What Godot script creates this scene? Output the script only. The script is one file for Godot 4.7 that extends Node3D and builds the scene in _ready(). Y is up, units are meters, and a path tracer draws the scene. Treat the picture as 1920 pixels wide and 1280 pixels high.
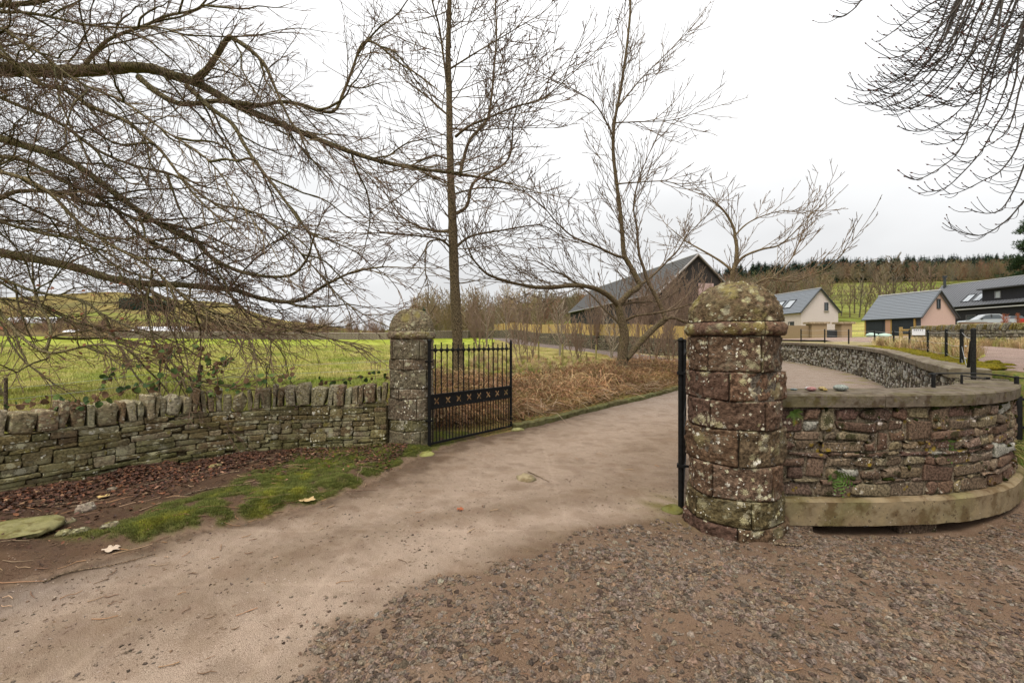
extends Node3D
# A gateway on a country drive: two domed stone pillars, iron gate leaves, a dry stone wall on the left,
# a curved rubble wall on the right, bare winter trees, a field, new houses and a wooded hill beyond.
# Plan positions are written as (x, d): metres to the right of the camera and metres ahead of it (d = -z).

const F := 853.0
const EYE := 1.6
var used := {}
var M := {}
var T := {}
var rng := RandomNumberGenerator.new()
var nz := FastNoiseLite.new()
var nf := FastNoiseLite.new()

# ------------------------------------------------------------------ mesh builder
class MB:
	var v := PackedVector3Array()
	var n := PackedVector3Array()
	var c := PackedColorArray()
	var i := PackedInt32Array()
	var flat := false
	static var rings := {}
	func add(p: Vector3, col: Color) -> int:
		v.append(p); n.append(Vector3.ZERO); c.append(col)
		return v.size() - 1
	func tri(a: int, b: int, d: int) -> void:   # counter-clockwise seen from outside
		i.append(a); i.append(d); i.append(b)
		var q := (v[b] - v[a]).cross(v[d] - v[a])
		n[a] += q; n[b] += q; n[d] += q
	func quad(a: int, b: int, d: int, e: int) -> void:
		tri(a, b, d); tri(a, d, e)
	func face(p: Array, col: Color) -> void:    # a hard-edged polygon, counter-clockwise from outside
		var k := []
		for q in p: k.append(add(q, col))
		for j in range(1, p.size() - 1): tri(k[0], k[j], k[j + 1])
	func box(o: Vector3, x: Vector3, y: Vector3, z: Vector3, col: Color) -> void:   # o centre, half axes
		var p := []
		for k in 8: p.append(o + x * (1 if k & 1 else -1) + y * (1 if k & 2 else -1) + z * (1 if k & 4 else -1))
		for f in [[1, 3, 7, 5], [0, 4, 6, 2], [2, 6, 7, 3], [0, 1, 5, 4], [4, 5, 7, 6], [0, 2, 3, 1]]:
			var q := []
			for k in f: q.append(p[k])
			face(q, col)
		pass
	func tube(pts: PackedVector3Array, rad: PackedFloat32Array, sides: int, c0: Color, c1: Color) -> void:
		if not rings.has(sides):
			var t := PackedVector2Array()
			for s in sides: t.append(Vector2.from_angle(TAU * s / sides))
			rings[sides] = t
		var ring: PackedVector2Array = rings[sides]
		var m := pts.size()
		var base := v.size()
		var t := (pts[1] - pts[0]).normalized()
		var u := t.cross(Vector3(0.31, 0.21, 0.92)).normalized()
		for k in m:
			if k > 0: t = (pts[mini(k + 1, m - 1)] - pts[k - 1]).normalized()
			u = (u - t * u.dot(t)).normalized()
			var w := t.cross(u)
			var col := c0.lerp(c1, float(k) / (m - 1))
			for r in ring:
				var q := u * r.x + w * r.y
				v.append(pts[k] + q * rad[k]); n.append(q); c.append(col)
		for k in m - 1:
			for s in sides:
				var a := base + k * sides + s
				var b := base + k * sides + (s + 1) % sides
				i.append(a); i.append(a + sides); i.append(b)
				i.append(b); i.append(a + sides); i.append(b + sides)
	func bar(a: Vector3, b: Vector3, r: float, sides: int, col: Color) -> void:   # a capped straight rod
		var k := v.size()
		tube(PackedVector3Array([a, b]), PackedFloat32Array([r, r]), sides, col, col)
		for e in 2:
			var dir := (a - b if e == 0 else b - a).normalized()
			var m := add(a if e == 0 else b, col)
			for s in sides:
				var p := add(v[k + e * sides + s], col); var q := add(v[k + e * sides + (s + 1) % sides], col)
				if e == 0: tri(m, q, p)
				else: tri(m, p, q)
	func lathe(o: Vector3, prof: Array, sides: int, col: Color, squash := 1.0) -> void:   # prof of [radius, height]
		var base := v.size()
		for p in prof:
			for s in sides:
				var a := TAU * s / sides
				add(o + Vector3(cos(a) * p[0], p[1], sin(a) * p[0] * squash), col)
		for k in prof.size() - 1:
			for s in sides:
				var a := base + k * sides + s
				var b := base + k * sides + (s + 1) % sides
				quad(a, a + sides, b + sides, b)
	func mesh(m: Material) -> ArrayMesh:
		var arr := []
		arr.resize(Mesh.ARRAY_MAX)
		arr[Mesh.ARRAY_VERTEX] = v
		if not flat:
			for k in n.size():
				var q := n[k]
				n[k] = q.normalized() if q.length_squared() > 1e-20 else Vector3.UP
			arr[Mesh.ARRAY_NORMAL] = n
		arr[Mesh.ARRAY_COLOR] = c
		arr[Mesh.ARRAY_INDEX] = i
		var o := ArrayMesh.new()
		o.add_surface_from_arrays(Mesh.PRIMITIVE_TRIANGLES, arr)
		o.surface_set_material(0, m)
		return o

# ------------------------------------------------------------------ naming and tagging
func numbered(called: String) -> String:
	var k: int = used.get(called, 0)
	used[called] = k + 1
	return called if k == 0 else "%s_%03d" % [called, k]

func tag(o: Node, label: String, category: String, group := "") -> Node:
	o.set_meta("label", label)
	o.set_meta("category", category)
	if group: o.set_meta("group", group)
	return o

func thing(called: String, label: String, category: String, where := Vector3.ZERO, turn := 0.0, group := "") -> Node3D:
	var o := Node3D.new()
	o.name = numbered(called)
	add_child(o)
	o.position = where
	o.rotation.y = turn
	tag(o, label, category, group)
	return o

func part(called: String, mb: MB, m: Material, parent: Node, kind := "") -> MeshInstance3D:
	return put(called, mb.mesh(m), parent, kind)

func put(called: String, mesh: Mesh, parent: Node, kind := "") -> MeshInstance3D:
	var o := MeshInstance3D.new()
	o.mesh = mesh
	o.name = called
	parent.add_child(o, true)
	if kind: o.set_meta("kind", kind)
	return o

func whole(called: String, mb: MB, m: Material, label: String, category: String, group := "") -> MeshInstance3D:   # a thing that is one mesh
	var o := MeshInstance3D.new()
	o.mesh = mb.mesh(m)
	o.name = numbered(called)
	add_child(o)
	tag(o, label, category, group)
	return o

func setting(called: String, mb: MB, m: Material) -> MeshInstance3D:
	var o := MeshInstance3D.new()
	o.mesh = mb.mesh(m)
	o.name = numbered(called)
	add_child(o)
	o.set_meta("kind", "structure")
	return o

func scatter(called: String, label: String, category: String, mesh: Mesh, where: Array, cols: Array) -> void:   # stuff nobody could count
	var mm := MultiMesh.new()
	mm.transform_format = MultiMesh.TRANSFORM_3D
	mm.use_colors = true
	mm.mesh = mesh
	mm.instance_count = where.size()
	for k in where.size():
		mm.set_instance_transform(k, where[k])
		mm.set_instance_color(k, cols[k])
	var o := MultiMeshInstance3D.new()
	o.multimesh = mm
	o.name = numbered(called)
	add_child(o)
	tag(o, label, category)
	o.set_meta("kind", "stuff")

func at(px: float, py: float, d: float) -> Vector3:
	return Vector3((px - 960.0) / F * d, EYE + (640.0 - py) / F * d, -d)

func R(a: float, b: float) -> float:
	return rng.randf_range(a, b)

func rv() -> Vector3:
	return Vector3(rng.randf() - 0.5, rng.randf() - 0.5, rng.randf() - 0.5) * 2.0

func mixc(a: Color, b: Color, t: float) -> Color:
	return a.lerp(b, clampf(t, 0, 1))

func vary(c: Color, s: float) -> Color:
	var k := 1.0 + R(-s, s)
	return Color(c.r * k * (1 + R(-s, s) * 0.3), c.g * k, c.b * k * (1 + R(-s, s) * 0.3))

func look(tab: PackedVector2Array, x: float) -> float:   # piecewise linear table
	var m := tab.size()
	if x <= tab[0].x: return tab[0].y
	for k in range(1, m):
		if x < tab[k].x:
			return lerpf(tab[k - 1].y, tab[k].y, (x - tab[k - 1].x) / (tab[k].x - tab[k - 1].x))
	return tab[m - 1].y

func smooth_line(p: Array, per := 5) -> PackedVector3Array:   # Catmull-Rom through points
	var out := PackedVector3Array()
	for k in p.size() - 1:
		var a: Vector3 = p[maxi(k - 1, 0)]; var b: Vector3 = p[k]
		var c: Vector3 = p[k + 1]; var e: Vector3 = p[mini(k + 2, p.size() - 1)]
		for j in per: out.append(b.cubic_interpolate(c, a, e, float(j) / per))
	out.append(p[p.size() - 1])
	return out

class Line:   # a polyline in plan with arc length
	var p := PackedVector3Array()
	var s := PackedFloat32Array()
	func _init(pts: PackedVector3Array) -> void:
		p = pts
		s.append(0.0)
		for k in range(1, p.size()): s.append(s[k - 1] + p[k].distance_to(p[k - 1]))
	func total() -> float: return s[s.size() - 1]
	func seg(t: float) -> int:
		return clampi(s.bsearch(t) - 1, 0, p.size() - 2)
	func pos(t: float) -> Vector3:
		var k := seg(t)
		return p[k].lerp(p[k + 1], (t - s[k]) / (s[k + 1] - s[k]))
	func dir(t: float) -> Vector3:
		var a := pos(maxf(t - 0.06, 0.0)); var b := pos(minf(t + 0.06, total()))
		return (b - a).normalized()

func plan(pts: Array, per := 6) -> Line:
	var q := []
	for p in pts: q.append(Vector3(p[0], 0, -p[1]))
	return Line.new(smooth_line(q, per))

# ------------------------------------------------------------------ materials
func noise_tex(seed_: int, freq: float, octaves: int, ramp: Array, type := FastNoiseLite.TYPE_SIMPLEX_SMOOTH, size := 512) -> NoiseTexture2D:
	var f := FastNoiseLite.new()
	f.noise_type = type
	f.seed = seed_
	f.frequency = freq
	f.fractal_octaves = octaves
	f.fractal_gain = 0.6
	var t := NoiseTexture2D.new()
	t.width = size
	t.height = size
	t.seamless = true
	t.noise = f
	var g := Gradient.new()
	g.offsets = PackedFloat32Array(ramp.map(func(e): return e[0]))
	g.colors = PackedColorArray(ramp.map(func(e): return e[1]))
	t.color_ramp = g
	return t

func grey(a: float) -> Color: return Color(a, a, a)

func spots(seed_: int, size: int, list: Array) -> ImageTexture:   # growths with irregular outlines: [count, smallest, largest radius, colour, alpha, clustering]
	var r := RandomNumberGenerator.new()
	r.seed = seed_
	var f := FastNoiseLite.new()
	f.seed = seed_
	f.frequency = 0.07
	f.fractal_octaves = 3
	var im := Image.create(size, size, false, Image.FORMAT_RGBA8)
	im.fill(Color(0.5, 0.5, 0.45, 0))
	for e in list:
		var cx := 0.0; var cy := 0.0
		for k in e[0]:
			if k % int(e[5]) == 0:
				cx = r.randf() * size; cy = r.randf() * size
			var x0 := cx + r.randfn(0, size * 0.05); var y0 := cy + r.randfn(0, size * 0.05)
			var rad: float = e[1] + (e[2] - e[1]) * pow(r.randf(), 2.2)
			var col: Color = e[3]
			var k1 := r.randf_range(0.82, 1.12)
			col = Color(col.r * k1, col.g * k1, col.b * k1 * r.randf_range(0.92, 1.06))
			var w := int(rad * 1.6) + 1
			for yy in range(-w, w + 1):
				for xx in range(-w, w + 1):
					var dist := sqrt(xx * xx + yy * yy) / rad
					if dist > 1.5: continue
					var edge := 1.0 + f.get_noise_2d(x0 + xx * 1.6, y0 + yy * 1.6) * 0.9 - dist
					var al: float = clampf(edge * 5.0, 0, 1) * e[4]
					if al <= 0.02: continue
					var px := posmod(int(x0) + xx, size); var py := posmod(int(y0) + yy, size)
					var g := 1.0 + f.get_noise_2d(px * 5.0, py * 5.0) * 0.28
					var old := im.get_pixel(px, py)
					var na: float = maxf(old.a, al)
					var m: float = al if old.a > 0.02 else 1.0
					im.set_pixel(px, py, Color(lerpf(old.r, col.r * g, m), lerpf(old.g, col.g * g, m), lerpf(old.b, col.b * g, m), na))
	return ImageTexture.create_from_image(im)

func mat(called: String, rough: float, tex: Texture2D = null, scale := 1.0, bump: Texture2D = null, bump_cm := 0.0, spec := 0.35) -> StandardMaterial3D:
	var m := StandardMaterial3D.new()
	m.resource_name = called
	m.vertex_color_use_as_albedo = true
	m.roughness = rough
	m.metallic_specular = spec
	if tex:
		m.albedo_texture = tex
		m.uv1_triplanar = true
		m.uv1_world_triplanar = true
		m.uv1_scale = Vector3.ONE * scale
		m.uv1_triplanar_sharpness = 3.0
	if bump:
		m.heightmap_enabled = true
		m.heightmap_texture = bump
		m.heightmap_scale = bump_cm
	M[called] = m
	return m

func over(m: StandardMaterial3D, tex: Texture2D, scale: float, multiply := false) -> StandardMaterial3D:   # growths or patches laid over the base colour
	m.detail_enabled = true
	m.detail_albedo = tex
	m.detail_blend_mode = BaseMaterial3D.BLEND_MODE_MUL if multiply else BaseMaterial3D.BLEND_MODE_MIX
	m.detail_uv_layer = BaseMaterial3D.DETAIL_UV_2
	m.uv2_triplanar = true
	m.uv2_world_triplanar = true
	m.uv2_scale = Vector3.ONE * scale
	m.uv2_triplanar_sharpness = 4.0
	return m

func plain(called: String, col: Color, rough: float, metal := 0.0, spec := 0.5) -> StandardMaterial3D:   # col linear
	var m := StandardMaterial3D.new()
	m.resource_name = called
	m.albedo_color = col.linear_to_srgb()
	m.roughness = rough
	m.metallic = metal
	m.metallic_specular = spec
	M[called] = m
	return m

func make_materials() -> void:
	T.rock = noise_tex(3, 0.022, 6, [[0.15, grey(0.5)], [0.5, grey(0.78)], [0.85, grey(1.0)]])
	T.rough = noise_tex(8, 0.05, 5, [[0.2, grey(0.25)], [0.8, grey(1.0)]])
	T.sand = noise_tex(12, 0.34, 3, [[0.2, Color(0.52, 0.48, 0.45)], [0.42, grey(0.84)], [0.8, grey(1.0)]])
	T.patch = noise_tex(17, 0.012, 5, [[0.25, Color(0.74, 0.70, 0.66)], [0.5, grey(0.93)], [0.75, Color(1.0, 0.99, 0.98)]])
	T.grass = noise_tex(21, 0.05, 5, [[0.2, Color(0.55, 0.74, 0.5)], [0.45, Color(0.9, 0.97, 0.8)], [0.7, Color(1.0, 0.95, 0.88)]])
	T.bark = noise_tex(29, 0.045, 5, [[0.22, grey(0.28)], [0.5, grey(0.8)], [0.8, grey(1.0)]])
	T.cells = noise_tex(31, 0.06, 2, [[0.0, grey(0.78)], [0.5, grey(0.9)], [1.0, grey(1.0)]], FastNoiseLite.TYPE_CELLULAR)
	T.lichen_pale = spots(5, 512, [[26, 10, 40, Color(0.56, 0.54, 0.40), 0.5, 3], [60, 4, 20, Color(0.70, 0.68, 0.56), 0.85, 4], [160, 2, 7, Color(0.82, 0.80, 0.72), 1.0, 4], [14, 8, 26, Color(0.50, 0.46, 0.20), 0.6, 2]])
	T.lichen_pillar = spots(6, 768, [[12, 20, 50, Color(0.50, 0.47, 0.35), 0.55, 3], [66, 8, 30, Color(0.62, 0.59, 0.48), 0.85, 6], [130, 3, 13, Color(0.79, 0.77, 0.69), 1.0, 5], [200, 1.6, 5, Color(0.84, 0.82, 0.76), 1.0, 6]])
	T.lichen_dome = spots(16, 768, [[46, 24, 70, Color(0.50, 0.46, 0.27), 0.6, 3], [70, 8, 34, Color(0.64, 0.62, 0.49), 0.85, 5], [90, 3, 10, Color(0.78, 0.76, 0.68), 1.0, 5]])
	T.lichen_white = spots(7, 512, [[40, 10, 30, Color(0.5, 0.48, 0.40), 0.55, 3], [230, 2, 6, Color(0.83, 0.81, 0.74), 1.0, 7], [50, 5, 14, Color(0.74, 0.72, 0.60), 0.9, 3]])
	T.wall_growth = spots(9, 768, [[30, 12, 46, Color(0.17, 0.18, 0.09), 0.8, 3], [26, 6, 22, Color(0.56, 0.47, 0.16), 0.8, 3], [34, 5, 22, Color(0.77, 0.73, 0.66), 0.95, 2], [220, 1.6, 5, Color(0.80, 0.77, 0.72), 1.0, 8]])
	T.moss = spots(10, 512, [[60, 12, 44, Color(0.33, 0.32, 0.13), 0.3, 2], [70, 3, 12, Color(0.40, 0.37, 0.15), 0.35, 3], [90, 1.5, 5, Color(0.55, 0.53, 0.46), 0.5, 4]])
	T.dirt = spots(13, 768, [[50, 20, 70, Color(0.36, 0.28, 0.22), 0.25, 2], [420, 1.5, 6, Color(0.27, 0.21, 0.17), 0.6, 7], [520, 1.2, 3.2, Color(0.20, 0.17, 0.15), 0.7, 5], [260, 1, 3.0, Color(0.66, 0.60, 0.55), 0.7, 6]])
	over(mat("left_stone", 0.95, T.rock, 2.6, T.rough, 0.5, 0.2), T.lichen_pale, 1.0)
	over(mat("cope_stone", 0.95, T.rock, 2.2, T.rough, 0.7, 0.2), T.lichen_pale, 1.7)
	over(mat("right_block", 0.95, T.rock, 2.4, T.rough, 0.7, 0.2), T.lichen_pillar, 0.9)
	over(mat("left_block", 0.95, T.rock, 2.2, T.rough, 0.6, 0.2), T.lichen_white, 0.8)
	over(mat("right_stone", 0.95, T.rock, 3.2, T.rough, 0.8, 0.2), T.wall_growth, 1.0)
	over(mat("dome", 0.95, T.rock, 2.0, T.rough, 0.8, 0.2), T.lichen_dome, 1.25)
	over(mat("slab", 0.92, T.patch, 1.0, T.rough, 0.25, 0.2), T.moss, 0.75)
	over(mat("concrete", 0.93, T.patch, 0.6, T.rough, 0.25, 0.15), T.dirt, 0.5)
	over(mat("far_stone", 0.95, T.rock, 4.0, T.rough, 1.0), T.lichen_pale, 1.6)
	over(mat("ground", 0.97, T.sand, 1.15, T.sand, 1.2, 0.12), T.dirt, 0.62)
	over(mat("turf", 0.97, T.grass, 0.7, T.sand, 1.5, 0.1), T.patch, 0.09, true)
	over(mat("far_land", 0.97, T.grass, 0.11, null, 0.0, 0.1), T.patch, 0.012, true)
	over(mat("moss_bark", 0.93, T.bark, 2.4, T.bark, 1.8, 0.2), T.moss, 0.9)
	mat("bark", 0.93, T.bark, 2.4, T.bark, 2.2, 0.2)
	for k in ["bark", "moss_bark"]: M[k].uv1_scale = Vector3(1.9, 0.5, 1.9)
	mat("twig", 0.85, null, 1.0, null, 0.0, 0.3)
	mat("plant", 0.7, null, 1.0, null, 0.0, 0.35)
	mat("pebble", 0.93, T.rock, 6.0, T.rough, 0.15, 0.15)
	mat("soil", 0.98, T.rock, 3.0, T.rough, 1.5, 0.15)
	mat("render", 0.9, T.sand, 0.8, null, 0.0, 0.2)
	mat("brick", 0.92, T.cells, 1.6, null, 0.0, 0.2)
	mat("slate", 0.85, T.cells, 1.3, T.cells, 0.3, 0.2)
	mat("timber", 0.85, T.bark, 1.6, T.bark, 0.3)
	mat("iron", 0.62, T.patch, 3.0, T.rough, 0.05, 0.28)
	mat("painted", 0.45, null, 1.0, null, 0.0, 0.5)
	var leaf := mat("leaf", 0.75, null, 1.0, null, 0.0, 0.2)
	leaf.backlight_enabled = true
	leaf.backlight = Color(0.25, 0.25, 0.16)
	plain("glass", Color(0.05, 0.06, 0.07), 0.06, 0.0, 0.6)
	plain("skylight", Color(0.30, 0.33, 0.36), 0.05, 0.0, 0.9)
	plain("wire", Color(0.42, 0.43, 0.43), 0.4, 0.7)
	var paint := plain("car_paint", Color(0.34, 0.36, 0.38), 0.3, 0.4)
	paint.clearcoat_enabled = true
	paint.clearcoat = 0.7
	plain("car_red", Color(0.35, 0.03, 0.02), 0.3)
	plain("rubber", Color(0.02, 0.02, 0.02), 0.85)

# ------------------------------------------------------------------ land
const DRIVE_LEFT := [[0, -4.8], [1.5, -4.2], [2.5, -3.6], [2.94, -3.3], [3.33, -2.97], [3.74, -2.76], [3.96, -2.4], [4.48, -1.89], [5.15, -1.57], [5.93, -1.39], [6.5, -1.2], [7.2, -0.8], [8.12, 0.0], [10.1, 1.66], [13.65, 4.96], [18, 8.5], [22, 10.5], [24, 10.6], [26, 8.0], [29, 6]]
const DRIVE_RIGHT := [[0, -2.2], [1.5, -1.3], [2.13, -0.9], [2.53, -0.71], [2.97, -0.45], [3.5, -0.04], [3.9, 0.5], [4.1, 1.3], [4.4, 2.3], [4.9, 4.6], [5.6, 5.5], [6.0, 5.8]]
const FAR_WALL := [[5.85, 6.0], [6.45, 6.8], [7.3, 8.0], [8.9, 10.2], [10.5, 12.5], [11.8, 14.4], [13.6, 17.8], [15.0, 21.3], [15.8, 25.0], [15.9, 27.2]]
const ROAD_WALL := [[15.8, 28.6], [12.5, 28.4], [9.8, 28.8], [7.6, 32], [5.9, 36], [4.1, 42], [2.3, 49], [-2.0, 63], [-7.5, 80]]
const LEFT_WALL := [[-6.3, 2.3], [-5.75, 3.4], [-5.12, 4.55], [-4.6, 5.35], [-4.0, 6.02], [-3.06, 6.5], [-1.85, 6.78]]
const NEAR_WALL := [[2.2, 4.02], [3.0, 4.0], [3.5, 4.03], [4.0, 4.1], [4.55, 4.3], [5.0, 4.57], [5.35, 4.85], [5.62, 5.1], [5.75, 5.3]]
const ROWS := [60.0, 120.0, 200.0, 270.0, 350.0, 700.0, 1200.0, 3000.0]
const COLS := [-300.0, 0.0, 200.0, 400.0, 560.0, 700.0, 850.0, 1000.0, 1150.0, 1300.0, 1450.0, 1600.0, 1750.0, 1900.0, 2200.0]
const SIGHT := [   # slope of the line of sight to the land, in photo rows, by distance and bearing
	[630, 633, 635, 637, 638, 638, 636, 634, 632, 630, 630, 630, 618, 606, 598],
	[628, 628, 630, 632, 634, 635, 630, 622, 615, 605, 596, 592, 590, 584, 578],
	[622, 620, 620, 622, 628, 632, 622, 605, 592, 575, 560, 552, 550, 546, 545],
	[618, 612, 612, 615, 625, 630, 615, 592, 575, 555, 540, 528, 525, 522, 520],
	[612, 605, 603, 608, 620, 628, 605, 575, 555, 535, 522, 514, 511, 507, 503],
	[590, 580, 575, 585, 612, 624, 600, 570, 550, 532, 520, 508, 503, 493, 487],
	[560, 556, 547, 567, 605, 622, 598, 568, 549, 531, 519, 507, 499, 487, 480],
	[600, 600, 600, 605, 615, 622, 610, 600, 595, 590, 585, 580, 575, 570, 560]]
var t_left: PackedVector2Array
var t_right: PackedVector2Array
var t_far: PackedVector2Array
var t_lw: PackedVector2Array
var t_base: PackedVector2Array
var t_hr: PackedVector2Array

func tab(a: Array, swap := false) -> PackedVector2Array:
	var o := PackedVector2Array()
	for e in a: o.append(Vector2(e[1], e[0]) if swap else Vector2(e[0], e[1]))
	return o

func land_tables() -> void:
	t_left = tab(DRIVE_LEFT)
	t_right = tab(DRIVE_RIGHT)
	t_far = tab(FAR_WALL, true)
	t_lw = tab(LEFT_WALL)
	t_base = tab([[0, 0], [9, 0], [12, 0.07], [15, 0.2], [21, 0.3], [26.5, 0.45], [30, 0.8], [36, 1.0], [49, 1.3], [60, 1.9]])
	t_hr = tab([[0, 1.2], [8, 1.2], [12, 1.24], [18, 1.36], [27, 1.52], [36, 1.65], [48, 2.0], [60, 2.4]])

func sight(px: float, d: float) -> float:
	px = clampf(px, COLS[0], COLS[-1] - 0.1)
	d = clampf(d, ROWS[0], ROWS[-1] - 1.0)
	var a := 0
	while COLS[a + 1] <= px: a += 1
	var b := 0
	while ROWS[b + 1] <= d: b += 1
	var u: float = (px - COLS[a]) / (COLS[a + 1] - COLS[a])
	u = u * u * (3 - 2 * u)
	var w: float = log(d / ROWS[b]) / log(ROWS[b + 1] / ROWS[b])
	return lerpf(lerpf(SIGHT[b][a], SIGHT[b][a + 1], u), lerpf(SIGHT[b + 1][a], SIGHT[b + 1][a + 1], u), w)

func field_side(x: float, d: float) -> float:   # 1 behind the left wall
	if x > -1.8: return 0.0
	var dw := look(t_lw, x) if x > -6.3 else 2.3 + (x + 6.3) * 2.0
	return smoothstep(0.1, 0.4, d - dw) * smoothstep(-1.8, -2.1, x)

func H(x: float, d: float) -> float:
	var h := 0.0
	if d < 62.0:
		h = look(t_base, d)
		if d > 4.0 and x > 5.3 or d > 28.0:
			var k := 0.0
			if d < 28.0:
				var wx := look(t_far, d) if d > 6.0 else 5.85
				k = smoothstep(0.3, 0.44, x - wx) * smoothstep(4.9, 5.9, d + (x - 5.8) * 0.2)
			else: k = smoothstep(9, 16, x - (d - 28) * 0.1)
			h = lerpf(h, look(t_hr, d), k)
		var fs := field_side(x, d)
		if fs > 0.0:
			h = lerpf(h, 0.3 + 0.25 * smoothstep(6, 10, d) + 0.45 * smoothstep(10, 32, d) + 0.75 * smoothstep(30, 60, d), fs)
		elif d > 7.0 and x < 6.0:
			h += 0.1 * smoothstep(0.02, 0.35, look(t_left, d) - x) * smoothstep(7.0, 7.6, d)
			if x < 0.0: h = lerpf(h, 0.3 + 0.25 * smoothstep(6, 10, d) + 0.45 * smoothstep(10, 32, d) + 0.75 * smoothstep(30, 60, d), smoothstep(0.0, -2.4, x) * smoothstep(7.4, 9.0, d))
		if d < 14.0 and absf(x) < 8.0: h += near_relief(x, d)
	if d > 45.0:
		var g := EYE + (640.0 - sight(960.0 + F * x / d, d)) / F * d
		if d > 400.0: g += nz.get_noise_2d(x * 0.02, d * 0.02) * d * 0.006
		h = lerpf(h, g, smoothstep(45, 60, d))
	return h

func near_relief(x: float, d: float) -> float:
	var h := nz.get_noise_2d(x * 3.0, d * 3.0) * 0.015 + nz.get_noise_2d(x * 17.0, d * 17.0) * 0.006
	var l := look(t_left, d)
	if x < l and d < 7.4 and field_side(x, d) < 0.01:   # verge, banked up against the wall
		h += 0.05 * smoothstep(0, 0.5, l - x) + 0.05 * smoothstep(0.1, 0.9, nz.get_noise_2d(x * 2.0 + 40, d * 2.0) + 0.5) * smoothstep(0, 0.3, l - x)
	elif x >= l:
		var r := look(t_right, d) if d < 6.0 else look(t_far, d)
		var u := (x - l) / maxf(r - l, 0.5)
		if u < 1.0: h += -0.012 * (exp(-pow((u - 0.24) * 7.0, 2)) + exp(-pow((u - 0.74) * 7.0, 2))) + 0.01 * exp(-pow((u - 0.5) * 6.0, 2))
		if x > r and d < 4.8: h += 0.02 * smoothstep(0, 0.6, x - r) * smoothstep(0.3, 0.9, 4.0 - d)
	# soil washed out from under the right wall
	if x > 2.35 and d < 5.4:
		var f := smoothstep(2.4, 2.75, x) * smoothstep(0.75, 0.05, absf(d - 4.05 - maxf(0.0, x - 4.0) * 0.5))
		h -= (0.095 - 0.045 * smoothstep(3.9, 4.6, x)) * f
	return h

const DRY := Color(0.42, 0.325, 0.25)
const DIRT := Color(0.235, 0.165, 0.115)
const GRIT := Color(0.185, 0.122, 0.083)
const MOSSY := Color(0.118, 0.13, 0.035)
const LITTER := Color(0.095, 0.06, 0.04)
const GREEN := Color(0.33, 0.355, 0.072)
const STRAW := Color(0.52, 0.45, 0.19)

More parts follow.
